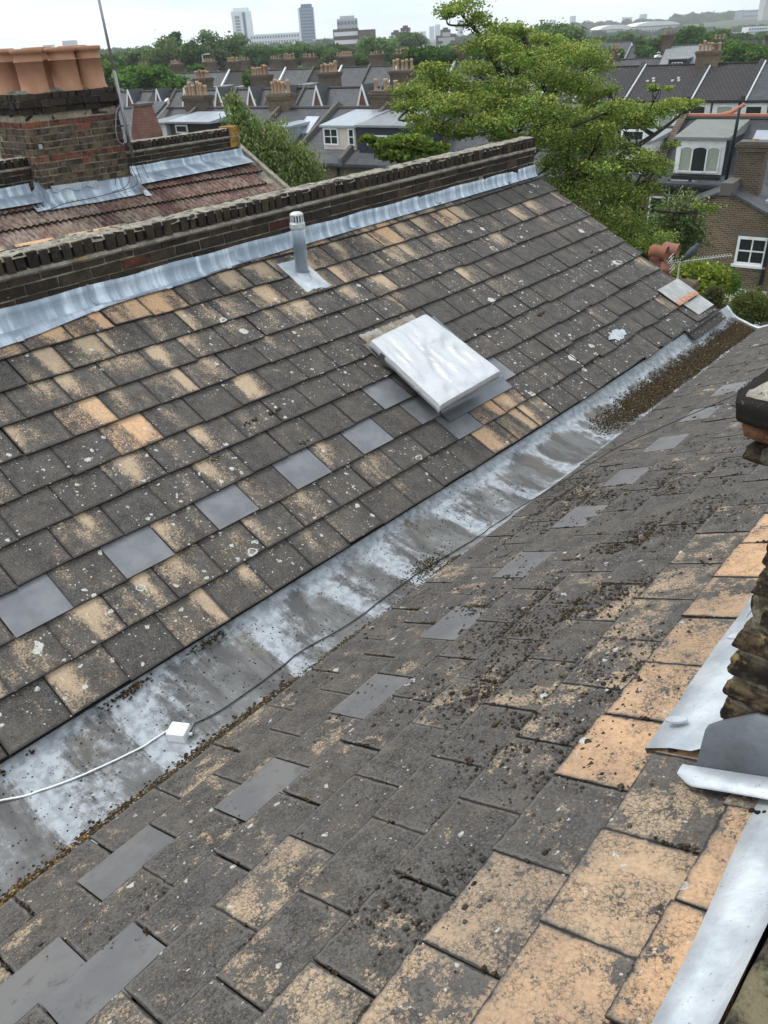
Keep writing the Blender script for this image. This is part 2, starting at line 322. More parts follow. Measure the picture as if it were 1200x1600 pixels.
def mat_colattr(name, rough=.8, var=.3, scale=12, spec=.2):
    m, t, b = mat(name); g = G(t); c = g.colraw()
    n = g.noise(scale, None, 5, .65)
    L(t, g.mix(g.rng(n, .4, .75, 0, var), c, g.mix(.5, c, (.05, .045, .04))), b.inputs['Base Color']); b.inputs['Roughness'].default_value = rough; b.inputs['Specular IOR Level'].default_value = spec
    g.bump(n, .3, .01, b); return m
SLN, SLF = mat_slate('old slate near slope', True), mat_slate('old slate far slope', False)
PATCH = mat_patch('replacement slate'); LEAD = mat_lead('streaked lead'); LEADW = mat_lead('pale lead', False, .3); GUT = mat_gutter()
BRK = mat_brick('sooty stock brick', .36, .75); BRKN = mat_brick('stack brick', .75, .45); MOR = mat_mortar('old mortar', (.42, .38, .31), (.25, .22, .175), .3); MORL = mat_mortar('lichened mortar', (.36, .33, .27), (.17, .15, .12), .85)
MORD = mat_mortar('dark flaunching', (.17, .155, .135), (.07, .065, .055), .5)
DARK = mat_plain('dark underside', (.02, .019, .018), .95, 0, bump=0)
# ================================================================ OUR ROOF
roof = empty('valley_roof', (.3, 2, -.3), 'weathered grey and tan slate valley roof, two slopes meeting at a lead gutter', 'roof')
def slate(mb, PT, u0, u1, v0, v1, up, col, gap=.005, lift=.012, th=.008, jit=1., skew=None, clip=None):
    """one slate: tail at v1 (far slope) / v0 (near slope) stands proud, head tucks under the next course"""
    j = lambda s: rng.normal()*s*jit
    g = gap/WS
    a, bq = u0+g/2+j(.006), u1-g/2+j(.006); sk = j(.008); l1 = lift+abs(j(.0025)); tl = [l1+j(.0015), l1+j(.0015)]
    if up:  # near slope: v grows uphill, tail = v0
        vt, vh = v0+j(.012), v1+.12
    else: vt, vh = v1+j(.012), v0-.12
    hb, ht = -.006, .001
    B = [PT(a, vt-sk, tl[0]-th), PT(bq, vt+sk, tl[1]-th), PT(bq, vh, hb-th), PT(a, vh, hb-th)]
    T = [PT(a, vt-sk, tl[0]), PT(bq, vt+sk, tl[1]), PT(bq, vh, hb), PT(a, vh, hb)]
    if not up: B = B[::1]; T = T[::1]
    hv = (abs(vh-vt))
    uvt = [(0, 1), (1, 1), (1, 1-hv), (0, 1-hv)]
    P = np.array(B+T)
    q = len(mb.m)
    if up: mb.hexa(P, col, 0, uvt)
    else: mb.hexa(P[[3, 2, 1, 0, 7, 6, 5, 4]], col, 0, [uvt[k] for k in (3, 2, 1, 0)])
    for k in range(q+1, q+6): mb.m[k] = 1
VERGE_L = 22.15; VERGE_R = 26.6
FAR, NEAR = MB(), MB()
patchL = {(7, -2), (7, 0), (7, 2), (7, 4), (7, 6), (6, 7.5), (7, 8), (8, 8.5), (7, 11)}
brightL = {}   # how bare (tan) single slates of the far slope are: (row, centre)
for k, val in {(1, 7): .6, (1, 10): .6, (0, 12.5): .75, (0, 15.5): .7, (2, 7.5): .4, (5, 11): 0.02, (1, 0): .0, (1, 1): .5, (1, 2): .5, (1, 3): .42, (1, 4): .28, (1, 5): .55, (1, 6): .3, (2, 1.5): .42, (2, 2.5): .32, (2, 3.5): .45, (2, 4.5): .38, (2, 5.5): .3,
               (3, 1): .72, (3, 3): .5, (3, 4): .3, (3, 5): .1, (4, .5): .15, (4, 1.5): .78, (4, 3.5): .05, (4, 4.5): .5, (5, 1): .4, (5, 0): .15, (6, -.5): .4, (6, .5): .05,
               (7, -1): .22, (7, 1): .35, (7, 3): .3, (7, 5): .32, (7, 7): .1, (8, -2.5): .3, (8, -1.5): .48, (8, -.5): .5, (8, .5): .3, (8, 1.5): .25, (8, 2.5): .35, (8, 3.5): .3,
               (9, -3): .12, (9, -2): .42, (9, -1): .06, (9, 0): .5, (9, 1): .33, (9, 2): .12, (8, 9.5): .75, (8, 10.5): .7, (9, 9): .7, (9, 10): .62, (9, 11): .6, (8, 7.5): .1}.items(): brightL[k] = val*1.12
for r in range(-3, 10):
    off = .5 if r % 2 else 0.
    for n in range(-9, 24):
        u0, u1 = n+off, n+off+1
        if u0 > VERGE_L-.1: continue
        u1 = min(u1, VERGE_L+rng.normal()*.03); c = n+off+.5
        if (r, c) in patchL: continue
        base = brightL.get((r, c))
        if base is None:
            edge = max(0, 1.5-(r+.045*max(0, c-6)*1.0+.05*max(0, c)))  # just under the lead: washed clean
            base = .13+.33*max(0, 1-max(r, 0)/4.2)*(1 if c < 14 else .55)+.10*rng.normal()+(.2 if rng.random() < .13 else 0)+(.10 if (r >= 7 and c < 8) else 0)-(.1 if c > 12 and r > 3 else 0)
            if r <= 0: base = .88+.1*rng.normal() if c < 5 else .30+.5*rng.random()
            if r <= 0 and c > 17.4: base = .1
            if r < 0 and c < 15: base = .75+.15*rng.normal()
        if c < -5: base = max(base, .2)
        col = (float(np.clip(base, 0, 1)), rng.random(), rng.random(), 1)
        j = 1 if (c < 14 or r < 5) else 2.2
        slate(FAR, LPt, u0, u1, r-1, r, False, col, jit=j)
EDGE = mat_plain('dirty slate edge', (.035, .031, .028), .95, .5, 40, bump=.3, dirt=(.09, .075, .055)); FAR.build('roof_slope', [SLF, EDGE], roof)
# replaced slates
for i, (r, c) in enumerate(sorted(patchL)):
    mb = MB(); slate(mb, LPt, c-.5, c+.5, r-1, r, False, (.8, .5, .5, 1), lift=.014, jit=.4)
    tag(mb.build('replacement_slate', [PATCH, EDGE], roof), 'smooth plain grey replacement slate')
VP = lambda v: v
patchR = {(2, -1), (2, 2), (2, 4), (2, 6), (2, 8), (2, 10), (2, 12), (2, 14), (2, 16), (2, 18), (1, .5), (3, -.5)}
patchR = {(r, c if r % 2 == 0 else c) for r, c in patchR}
brR = {(9, 2.5): .82, (9, 3.5): .4, (9, 1.5): .86, (9, .5): .9, (9, -.5): .9, (8, 2): .70, (8, 3): .48, (8, 1): .78, (8, 0): .8, (7, .5): .66, (7, 1.5): .66, (7, 2.5): .22, (7, 3.5): .86, (7, 4.5): .80, (7, 5.5): .78, (7, 6.5): .76, (7, 7.5): .88, (7, 8.5): .85, (7, -.5): .6,
       (8, 4): .9, (8, 5): .9, (8, 6): .9, (6, 1): .20, (6, 2): .12, (6, 3): .30, (6, 4): .34, (6, 5): .52, (6, 6): .50, (6, 7): .48, (6, 8): .5, (6, 0): .55, (5, .5): .42, (5, 1.5): .12, (5, 2.5): .05, (5, 6.5): .45, (5, 5.5): .2, (5, -.5): .3, (4, 1): .60, (4, 0): .25, (4, 3): .08, (4, -1): .4, (4, 7): .36, (3, .5): .22, (3, 1.5): .1, (2, 1): .25, (1, 1.5): .15, (1, -.5): .2, (0, 0): .2, (3, 3.5): .2}
for r in range(0, 11):      # r = course index, spans v r..r+1
    off = .5 if r % 2 == 0 else 0.
    for n in range(-9, 28):
        u0 = n+off; c = u0+.5; u1 = u0+1
        if u0 > VERGE_R-.1: continue
        u1 = min(u1, VERGE_R)
        if r == 10: continue
        if (r, round(c, 1)) in patchR: continue
        if r == 9: base = .85 if c < 4 else .7
        base = brR.get((r, c))
        if base is None:
            base = .12+.10*rng.normal()+.12*max(0, (r-5.0)/3.5)+(.22 if rng.random() < .16 else 0)+(.12 if c < 2 else 0)-(.06 if c > 9 else 0)
            if r >= 7: base += .5 if c < 10 else .15
            if r == 9: base = .85
        v1 = r+1 if r < 9 else 9.62
        slate(NEAR, RPt, u0, u1, r, v1, True, (float(np.clip(base, 0, 1)), rng.random(), rng.random(), 1), gap=.0055, lift=.010, th=.007)
NEAR.build('roof_slope', [SLN, EDGE], roof)
for (r, c) in sorted(patchR):
    mb = MB(); slate(mb, RPt, c-.5, c+.5, r, r+1, True, (.18, .5, .5, 1), lift=.011, th=.006, jit=.4, gap=.008)
    tag(mb.build('replacement_slate', [PATCH, EDGE], roof), 'smooth plain grey replacement slate')
# felt/board below, closes the joints
mb = MB()
U = np.linspace(-9.5, VERGE_L-.05, 12); P = LPt(U[:, None], np.array([-4, 3, 9.0])[None, :], -.022); mb.grid(P, flip=True)
U = np.linspace(-9.5, VERGE_R-.05, 12); P = RPt(U[:, None], np.array([.05, 5, 10.2])[None, :], -.024); mb.grid(P)
mb.build('underlay', DARK, roof)
# rear verge: mortar fillet and the pale metal/lead pieces at the far corner
mb = MB()
mb.hexa(np.array([LPt(VERGE_L-.25, -3, -.13), LPt(VERGE_L-.02, -3, -.13), LPt(VERGE_L-.02, 9, -.13), LPt(VERGE_L-.25, 9, -.13), LPt(VERGE_L-.25, -3, -.02), LPt(VERGE_L-.02, -3, -.02), LPt(VERGE_L-.02, 9, -.02), LPt(VERGE_L-.25, 9, -.02)])[[0, 1, 2, 3, 4, 5, 6, 7]])
mb.hexa(np.array([RPt(VERGE_R-.25, 0, -.13), RPt(VERGE_R-.02, 0, -.13), RPt(VERGE_R-.02, 10, -.13), RPt(VERGE_R-.25, 10, -.13), RPt(VERGE_R-.25, 0, -.02), RPt(VERGE_R-.02, 0, -.02), RPt(VERGE_R-.02, 10, -.02), RPt(VERGE_R-.25, 10, -.02)]))
mb.build('verge_mortar', MOR, roof)
m_, t_, b_ = mat('rust stained sheet'); g_ = G(t_)
k_ = g_.rng(g_.m('ADD', g_.sep(g_.tc.outputs['UV'])[1], g_.m('MULTIPLY', g_.m('SUBTRACT', g_.noise(22, None, 6, .75), .5), 1.5)), .68, 1.0)
L(t_, g_.mix(k_, g_.mix(g_.rng(g_.noise(8), .4, .7), (.30, .30, .29), (.40, .40, .38)), (.42, .14, .045)), b_.inputs['Base Color']); b_.inputs['Roughness'].default_value = .6; RUST = m_
for (u0, u1, v0, v1, h) in ((20.55, 22.25, 6.85, 7.98, .028), (20.95, 22.3, 7.95, 8.75, .02)):
    mb = MB(); V = [LPt(u0, v0, h-.003), LPt(u1, v0, h-.003), LPt(u1, v1, h+.009), LPt(u0, v1, h+.009)]
    mb.hexa(np.array([p-NL*.004 for p in V]+V)[[3, 2, 1, 0, 7, 6, 5, 4]], (1, 1, 1, 1), 0, [(0, 1), (1, 1), (1, 0), (0, 0)] if v0 < 7 else [(0, 0)]*4)
    tag(mb.build('metal_sheet', RUST, roof), 'pale metal sheet with a rusty lower edge' if v0 < 7 else 'pale grey metal sheet at the roof corner')
mb = MB()
for k, (v0, v1) in enumerate(((8.6, 9.15), (9.0, 9.5))): 
    V = [LPt(19.6+k*.0, v0, .004+.0*k), LPt(22.35, v0, .004), LPt(22.35, v1, .016-.02*k), LPt(19.6, v1, .016-.02*k)]; mb.hexa(np.array([p-NL*.008 for p in V]+V)[[3, 2, 1, 0, 7, 6, 5, 4]], (.05, .3, .6, 1))
mb.build('eaves_slate', SLF, roof)
# pale patch of torn tape on a slate
mb = MB(); q = [(15.95, 7.62), (16.1, 7.5), (16.35, 7.47), (16.5, 7.36), (16.75, 7.40), (16.8, 7.5), (17.0, 7.52), (16.92, 7.8), (16.75, 7.78), (16.6, 7.9), (16.4, 7.84), (16.3, 7.9), (16.22, 7.72)]
V = [LPt(a, c, .016) for a, c in q]; nq = len(V); mb.add(V+[v+NL*.003 for v in V], [tuple(range(nq, 2*nq))[::-1]]+[(i, (i+1) % nq, nq+(i+1) % nq, nq+i) for i in range(nq)])
WHT = mat_plain('white film', (.42, .46, .50), .45, .5, 18, bump=.8)
tag(mb.build('repair_tape', WHT, roof), 'torn pale repair tape stuck on one slate')
# ---------------------------------------------------------------- gutter
ny, nx = 620, 46
ys = np.linspace(-3.0, 6.98, ny)[:, None]; tt = np.linspace(0, 1, nx)[None, :]
xl = -.07+0*ys; xr = GW+.05+(ys-YR)*math.sin(RR); zl = SL*ys; zr = ZR+SR*(ys-YR)
X = xl+(xr-xl)*tt
prof = np.interp(tt, [0, .10, .18, .3, .62, .80, .90, 1], [.006, -.022, -.050, -.064, -.068, -.060, -.025, .008])
Z = zl+(zr-zl)*tt+prof
lap = np.array([-2.0, -1.07, -.58, .2, .74, 1.13, 1.78, 2.35, 2.9, 3.5, 4.1, 4.75, 5.4, 6.0]); slant = [(-.05), .0, -.02, -.06, .03, 0, .02, .03, 0, .02, 0, .02, 0, 0]
white = np.zeros((ny, nx)); step = np.zeros((ny, nx))
for q, sl in zip(lap, slant):
    d = ys+0*tt-(q+sl*(tt-.5)*2+.03*(vnoise(tt*6, q*5+0*tt, 5)-.5)+.0*X)
    w1 = .18 if q < 2 else .10
    white += 1.05*np.exp(-np.where(d > 0, d/w1, -d/.035))+.6*np.exp(-np.abs(d)/.012)
    step += .009*(1/(1+np.exp(-d/.006)))-.0   # each sheet laps over the next one downstream
step -= .009*np.arange(0, 1, 1/ny)[:, None]*len(lap)
wrink = .012*(vnoise(X*3+3, ys*2.2, 3, 3)-.5)+.004*(vnoise(X*14, ys*9, 4, 2)-.5)
Z = Z+step*.8+wrink
white += np.where(ys > 2.6, .55*(vnoise(X*3, ys*7, 8, 3)-.5)*2, 0)
edge = np.exp(-np.clip(tt-.10, 0, 1)/.06)*(.25+.5*np.clip((ys+1)/5, 0, 1))+np.exp(-np.clip(.93-tt, 0, 1)/.035)*(.2+.6*np.clip((ys+.5)/3, 0, 1))
white = .13+white*(.75+.75*vnoise(X*4, ys*3, 9, 3))+edge*1.5+.5*(vnoise(X*2.5, ys*1.1, 19, 3)-.45)
ff = np.clip((ys+0*tt-2.2)/1.2, 0, 1)                      # upstream: only the rims and thin ribs stay pale
rib = np.clip(vnoise(ys*5.2+X*.8, 0*X, 21, 2)-.58, 0, 1)*6*(ff)
white = white*(1-ff*.25)+rib*.45*ff-.30*ff*np.exp(-((tt-.55)/.25)**2)+.75*np.clip((ys-1.5)/1.5, 0, 1)*(np.exp(-(np.abs(tt-.17)/.11)**2)+np.exp(-(np.abs(tt-.93)/.07)**2))
silt = np.zeros((ny, nx))+.05
far = np.clip((ys-3.8)/.5, 0, 1)*np.exp(-((tt-.60)/.22)**4)
silt = np.clip(far*1.3+np.clip((ys-6.2)/.2, 0, 1)*.5*np.exp(-((tt-.55)/.35)**4)+.45*np.exp(-np.clip(.87-tt, 0, 1)/.05)*(ys < 1.2)*(.5+vnoise(X, ys*3, 12)), 0, 1.3)
cols = np.stack([np.clip(white, 0, 1.3), silt, 0*silt, 1+0*silt], -1)
mb = MB(); mb.grid(np.stack([X, ys+0*X, Z], -1), cols=cols, flip=True)
gut = mb.build('valley_gutter', GUT, roof, smooth=True)
# upturned outlet lip at the rear end
mb = MB()
Yl = 7.15; pts = np.array([(x, 6.97, z) for x, z in zip(X[-1], Z[-1])]); o1 = pts+(0, .02, .012); o2 = pts+(0, .05, -.05)
mb.grid(np.stack([pts, o1, o2], 0), flip=True); mb.build('outlet_lip', LEADW, roof, smooth=True)
# house walls below (rear wall seen from a side step)
def gutz(x, y):    # height of gutter surface
    i = int(np.clip((y+3)/9.98*(ny-1), 0, ny-1)); t = (x-xl[i, 0])/(xr[i, 0]-xl[i, 0]); k = int(np.clip(t*(nx-1), 0, nx-1)); return float(Z[i, k])
# ---------------------------------------------------------------- cable + junction box in the gutter
bx = onz(281, 1150, gutz(.45, -.5)+.001); bz = gutz(bx[0], bx[1])
box = empty('junction_box', (bx[0], bx[1], bz), 'small white plastic box lying in the lead gutter with a cable each side', 'junction box', rz=.55)
WPL = mat_plain('white plastic', (.78, .79, .78), .35, .1, 10, bump=0); BLK = mat_plain('black rubber', (.018, .018, .018), .5, 0, bump=0)
def rbox(mb, x0, x1, y0, y1, z0, z1, r=.004, col=(1, 1, 1, 1)):
    ring = []
    for (cx, cy, a0) in ((x1-r, y1-r, 0), (x0+r, y1-r, 90), (x0+r, y0+r, 180), (x1-r, y0+r, 270)):
        for k in range(4): a = math.radians(a0+30*k); ring.append((cx+r*math.cos(a), cy+r*math.sin(a), (cx, cy)))
    n = len(ring); V = [(x, y, z0) for x, y, c in ring]+[(x, y, z1-r*.6) for x, y, c in ring]+[(x+(c[0]-x)*.5, y+(c[1]-y)*.5, z1) for x, y, c in ring]
    F = [(i, (i+1) % n, n+(i+1) % n, n+i) for i in range(n)]+[(n+i, n+(i+1) % n, 2*n+(i+1) % n, 2*n+i) for i in range(n)]+[tuple(range(2*n, 3*n)), tuple(range(n))[::-1]]
    return mb.add(V, F, col)
mb = MB(); rbox(mb, -.042, .042, -.036, .036, .0, .034); mb.build('base', WPL, box, world=False)
mb = MB(); rbox(mb, -.044, .044, -.038, .038, .0345, .052, .006); mb.build('lid', WPL, box, world=False)
for x in (-.052, .05):
    mb = MB(); mb.lathe((x, .003, .02), [(.0, -.01), (.008, -.01), (.008, .012), (0, .012)], 10, axis=(1, 0, 0)); mb.build('gland', WPL, box, world=False, smooth=True)
def spline(P, n=12):
    P = [np.asarray(p, float) for p in P]; P = [2*P[0]-P[1]]+P+[2*P[-1]-P[-2]]; o = []
    for i in range(1, len(P)-2):
        for k in range(n):
            t = k/n; o.append(.5*((2*P[i])+(-P[i-1]+P[i+1])*t+(2*P[i-1]-5*P[i]+4*P[i+1]-P[i+2])*t*t+(-P[i-1]+3*P[i]-3*P[i+1]+P[i+2])*t**3))
    return o+[P[-2]]
def surf(pxs, h=.006, n=10, slopeR=None):
    o = []
    for x, y in pxs:
        q = onz(x, y, -.04)
        for _ in range(3): q = onz(x, y, gutz(q[0], q[1])+h)
        o.append(q)
    o = spline(o, n)
    for q in o: q[2] = max(gutz(q[0], q[1]), gutz(q[0]+.01, q[1]), gutz(q[0]-.01, q[1]))+h
    return o
ce = bx+np.array([-.05*math.cos(.55), -.05*math.sin(.55), 0]); 
mb = MB(); pts = surf([(-60, 1262), (0, 1251), (60, 1236), (120, 1215), (180, 1188), (230, 1163), (262, 1141)]); pts[-1] = np.array([ce[0], ce[1], bz+.02]); mb.tube(pts, .0042, 8)
tag(mb.build('white_cable', WPL, smooth=True), 'thin white cable lying across the lead gutter, left of the white box', 'cable')
mb = MB(); pts = surf([(300, 1133), (345, 1110), (400, 1072), (470, 1018), (545, 975), (640, 905), (715, 858), (760, 830), (800, 802)])
cb = bx+np.array([.05*math.cos(.55), .05*math.sin(.55), .02]); pts[0] = cb
P2 = [onplane(x, y, RPt(0, 0), NR, .02) for x, y in [(800, 800), (880, 752), (960, 702), (1040, 665), (1120, 630), (1200, 595), (1290, 560)]]
mb.tube(pts+spline(P2, 6), .0030, 8)
tag(mb.build('black_cable', BLK, smooth=True), 'thin black cable running up the gutter edge from the white box and over the slates', 'cable')
# ================================================================ PARTY WALL with lead flashing (left)
WX = lambda y: -2.135-.0310*(y-.234)          # brick face
def face_pt(y, z, o=0.): return np.array([WX(y)+o, y, z])
def brick_run(mb, a, b, z0, z1, blen, joint, x0f, x1f, kinds, j=.0035, start=0., ends=True, rnd=1.):
    """bricks along y from a to b; x0f,x1f: functions of y for the back and front faces"""
    y = a+start
    while y < b-.02:
        L_ = blen*(1+.04*rng.normal()*rnd); y1 = min(y+L_, b)
        o = rng.normal()*.0028*rnd; ya, yb = y+joint/2, y1-joint/2
        red = kinds(y)
        P = np.array([(x0f(ya), ya, z0), (x1f(ya)+o, ya, z0), (x1f(yb)+o, yb, z0), (x0f(yb), yb, z0), (x0f(ya), ya, z1), (x1f(ya)+o, ya, z1), (x1f(yb)+o, yb, z1), (x0f(yb), yb, z1)])
        P += rng.uniform(-j, j, P.shape)
        mb.hexa(P, (float(np.clip(.35+.3*rng.normal(), 0, 1)), rng.random(), red, 1)); y = y1
def parapet(name, label, dx, ya, yb, slope_off, group=None, clipy=None):
    fx = lambda y: WX(y)+dx; bxk = lambda y: WX(y)+dx-.215
    root = empty(name, (fx((ya+yb)/2)-.1, (ya+yb)/2, 1.0), label, 'wall', group)
    mb = MB(); n = 60
    Y = np.linspace(ya+.012, yb-.012, n)
    for o0, o1, z0, z1 in ((.010, -.010, .3, 1.455),):
        for i in range(n-1):
            a, b = Y[i], Y[i+1]
            mb.hexa([(bxk(a)+o0, a, z0), (fx(a)+o1, a, z0), (fx(b)+o1, b, z0), (bxk(b)+o0, b, z0), (bxk(a)+o0, a, z1), (fx(a)+o1, a, z1), (fx(b)+o1, b, z1), (bxk(b)+o0, b, z1)])
    mb.build('mortar_joints', MOR, root)
    mb = MB(); z = .93; k = 0
    while z < 1.40:
        brick_run(mb, ya, yb, z, z+.064, .225, .010, bxk, fx, lambda y: 1. if rng.random() < .04 else 0., start=-.11*(k % 2)); z += .0745; k += 1
    mb.build('stretcher_courses', BRK, root)
    # ledge of mortar below the coping
    mb = MB(); Y = np.linspace(ya, yb, 260); jj = .010*vnoise(Y*9, 0*Y, 31, 3)
    A = np.array([[(fx(y)-.01, y, 1.452), (fx(y)+.016+q, y, 1.449), (fx(y)+.018+q, y, 1.432+q*.3), (fx(y)-.002, y, 1.415)] for y, q in zip(Y, jj)])
    mb.grid(A); A2 = A.copy(); A2[:, :, 0] = 2*np.array([fx(y) for y in Y])[:, None]-.215-A[:, :, 0]; mb.grid(A2, flip=True)
    mb.build('mortar_ledge', MORL, root)
    mb = MB()
    brick_run(mb, ya, yb, 1.455, 1.548, .0765, .017, bxk, lambda y: fx(y)+.004, lambda y: 1. if rng.random() < .03 else 0., j=.005, rnd=1.6)
    mb.build('brick_on_edge_coping', BRK, root)
    mb = MB(); nyy, nxx = int((yb-ya)*75), 15; Y = np.linspace(ya-.004, yb+.004, nyy)[:, None]; T = np.linspace(0, 1, nxx)[None, :]
    hh = 1.541+.016*vnoise(T*6, Y*11, 41, 4)+.006*vnoise(T*20, Y*60, 43, 2)-.028*(np.abs(T-.5)*2)**8
    XX = (WX(Y)+dx+.000)-.215*(1-T)-.0*T
    mb.grid(np.stack([XX+0*hh, Y+0*hh, hh], -1), flip=True); mb.build('mortar_capping', MORL, root, smooth=False)
    return root
pw = parapet('parapet_wall', 'long sooty brick parapet with brick on edge coping above the streaked lead flashing', 0, -3.0, 6.56, 0, 'brick party wall parapets')
# lead flashing, one strip dressed down over the top slates
LEADA = mat_lead('apron lead', True, .5, 3)
def flashing(root, dx, ya, yb, bott, label=None, zs=0.):
    mb = MB(); ny = int((yb-ya)*42); Y = np.linspace(ya, yb, ny); rows = []
    for y in Y:
        u = y/WS; fxx = WX(y)+dx
        # v on the slope where the face meets it
        vb = 9+(fxx)/(EL*math.cos(TL)) if dx == 0 else 9+(fxx+5.1)/(EL*math.cos(TL))
        v_drift = max(0, min(2, (u-9)/13))**1.5*(.56-.03*vb)
        base = LPt(u, vb+v_drift, .02 if dx == 0 else .05) + (0 if dx == 0 else np.array([-5.1, 0, 0]))
        base = np.array([fxx+.004, y, base[2]])
        ztop = 1.262+zs-.010*math.sin(y*4.9)*0+.004*math.sin(y*9)
        wv = .004*(vnoise(y*4, 0, 51, 2)-.5)*(1 if dx == 0 else .3); w2 = .012*(vnoise(y*11, 3, 52, 3)-.5)
        vbot = bott(y)+.0*w2
        tip = LPt(u, vbot, .019 if dx == 0 else .080) + (0 if dx == 0 else np.array([-5.1, 0, 0]))
        H = base[2]; s = []
        s.append((fxx-.006, y, ztop+.004)); s.append((fxx+.006, y, ztop))
        for t in (.3, .6, .85): s.append((fxx+.006+.02*t*t+wv*t, y, ztop+(H-ztop)*t))
        bend = np.array([fxx+.045+wv, y, H-.012+.004])
        s.append(tuple(bend))
        for t in (.2, .45, .7, .9, 1.): q = bend*(1-t)+tip*t+NL*(.006*math.sin(math.pi*t)*(1+.8*(vnoise(y*6, t*2, 53, 2)-.5))); s.append(tuple(q))
        rows.append(s)
    A = np.array(rows)
    mb.grid(A[:, :6]); mb.grid(A[:, 5:], mi=1); B = A[:, -1]; mb.grid(np.stack([B, B-NL*.004], 1), mi=1)
    f = mb.build('lead_flashing', [LEAD, LEADA], root, smooth=True)
    mb = MB()
    k = 0; y = ya+.35
    while y < yb-.3:      # laps between sheets: a raised, slanting second edge
        i = int(np.clip((y-ya)/(yb-ya)*(ny-1), 1, ny-14))
        q = np.array([A[min(ny-1, i+int(c))][m] for m, c in zip(range(1, 11), (0, 0, 0, 0, 1, 3, 5, 7, 9, 11))])
        a = q+NL*.004; b = a+np.array([0, .020, 0]); mb.grid(np.stack([a+np.array([0, -.0, -.0]), a+NL*.005+np.array([0, .004, 0]), b+NL*.005, b], 0)); y += 1.27 if k else 1.0; k += 1
    mb.build('lead_lap', LEAD, f, smooth=True)
    return A
bott = lambda y: np.interp(y/WS, [-10, .5, 4.4, 7.3, 7.9, 8.9, 13, 16.5, 19.8, 21.8, 24], [-.2, -.40, -.87, -1.02, -1.05, -1.30, -1.43, -1.69, -1.97, -2.30, -2.3])+.05*np.sin(y*5)
FA = flashing(pw, 0, -3.0, 6.58, bott)
# little bright clips holding the flashing edge
for (x, y) in [(37, 533), (165, 493), (281, 460), (377, 430), (505, 392), (578, 371), (646, 350), (712, 330), (775, 297)]:
    P = onplane(x, y, LPt(0, 0), NL, .02); y_ = P[1]; i = int(np.clip((y_+3)/9.58*(len(FA)-1), 0, len(FA)-1)); c = FA[i, -1]
    mb = MB(); dn = np.array([math.cos(TL), 0, -math.sin(TL)]); ax = np.array([0, 1., 0])
    V = [c-dn*.035+ax*s*.022+NL*(.006+h) for h in (0, .003) for s in (-1, 1)]; V2 = [c+dn*.012+ax*s*.022+NL*(.004+h) for h in (0, .003) for s in (-1, 1)]
    mb.hexa([V[0], V[1], V2[1], V2[0], V[2], V[3], V2[3], V2[2]][::1]); mb.build('lead_clip', LEADW, pw)
# ================================================================ FLUE PIPE
fb = LPt(8.55, .15, .0); fr = .052
flue = empty('flue_pipe', fb, 'galvanised grey flue pipe with slotted cap standing on the slates by the lead flashing', 'flue pipe')
GALV = mat_lead('galvanised steel', True, .2, 2); FH = (onx(468, 345, fb[0])[2]-fb[2])
mb = MB(); mb.lathe(fb, [(fr, -.05), (fr, FH*.55), (fr+.002, FH*.55+.002), (fr+.002, FH-.0), (fr-.004, FH)], 28, close=False); mb.build('pipe', GALV, flue, smooth=True)
CAPM = mat_plain('weathered cap', (.52, .53, .52), .5, .3, 30, .2); c0 = fb+np.array([0, 0, FH])
mb = MB(); mb.lathe(c0, [(fr+.006, -.05), (fr+.008, -.045), (fr+.008, -.012), (fr+.003, -.008)], 28)
mb.lathe(c0, [(fr+.001, .048), (fr-.002, .058), (fr-.018, .068), (.0, .071)], 28); mb.lathe(c0, [(fr+.001, .048), (fr-.012, .046), (0, .045)], 28)
for k in range(14):
    a = 2*math.pi*k/14; d = np.array([math.cos(a), math.sin(a), 0]); q = np.array([-math.sin(a), math.cos(a), 0])
    r0, r1 = fr+.002, fr-.001; P = [c0+d*r0-q*.0055+np.array([0, 0, -.01]), c0+d*r0+q*.0055+np.array([0, 0, -.01]), c0+d*(r0-.008)+q*.0055+np.array([0, 0, -.01]), c0+d*(r0-.008)-q*.0055+np.array([0, 0, -.01])]
    mb.hexa([p for p in P]+[p+np.array([0, 0, .062])-d*.003 for p in P])
mb.build('slotted_cap', CAPM, flue)
mb = MB(); mb.lathe(c0, [(fr-.014, -.02), (fr-.014, .05)], 16); mb.build('cap_core', DARK, flue, smooth=True)
dnL = np.array([math.cos(TL), 0, -math.sin(TL)]); ayL = np.array([0, 1., SL])
def plate(root, PT, n, u0, u1, v0, v1, h, nu=10, nv=12, bumpf=None, name='lead_plate', m=None, thick=.004):
    U = np.linspace(u0, u1, nu)[:, None]; V = np.linspace(v0, v1, nv)[None, :]
    hh = h+(bumpf(U, V) if bumpf else 0*U*V); P = PT(U+0*V, V+0*U, hh); mb = MB(); mb.grid(P, flip=(PT is LPt))
    for e in (P[0], P[-1], P[:, 0], P[:, -1]): mb.grid(np.stack([e, e-n*thick*2.5], 0), flip=True)
    return mb.build(name, m or LEADW, root, smooth=True)
plate(flue, LPt, NL, 8.18, 9.02, -.65, .93, .0135, bumpf=lambda U, V: .010*np.exp(-(((U-8.55)*.3)**2+((V-.2)*.244)**2)/.006)+.0015*np.sin(V*9+U*7))
mb = MB(); mb.lathe(fb+np.array([0, 0, .0]), [(fr+.045, -.03), (fr+.02, .005), (fr+.006, .035), (fr+.003, .05)], 28, axis=(.12, 0, 1)); mb.build('lead_collar', LEADW, flue, smooth=True)
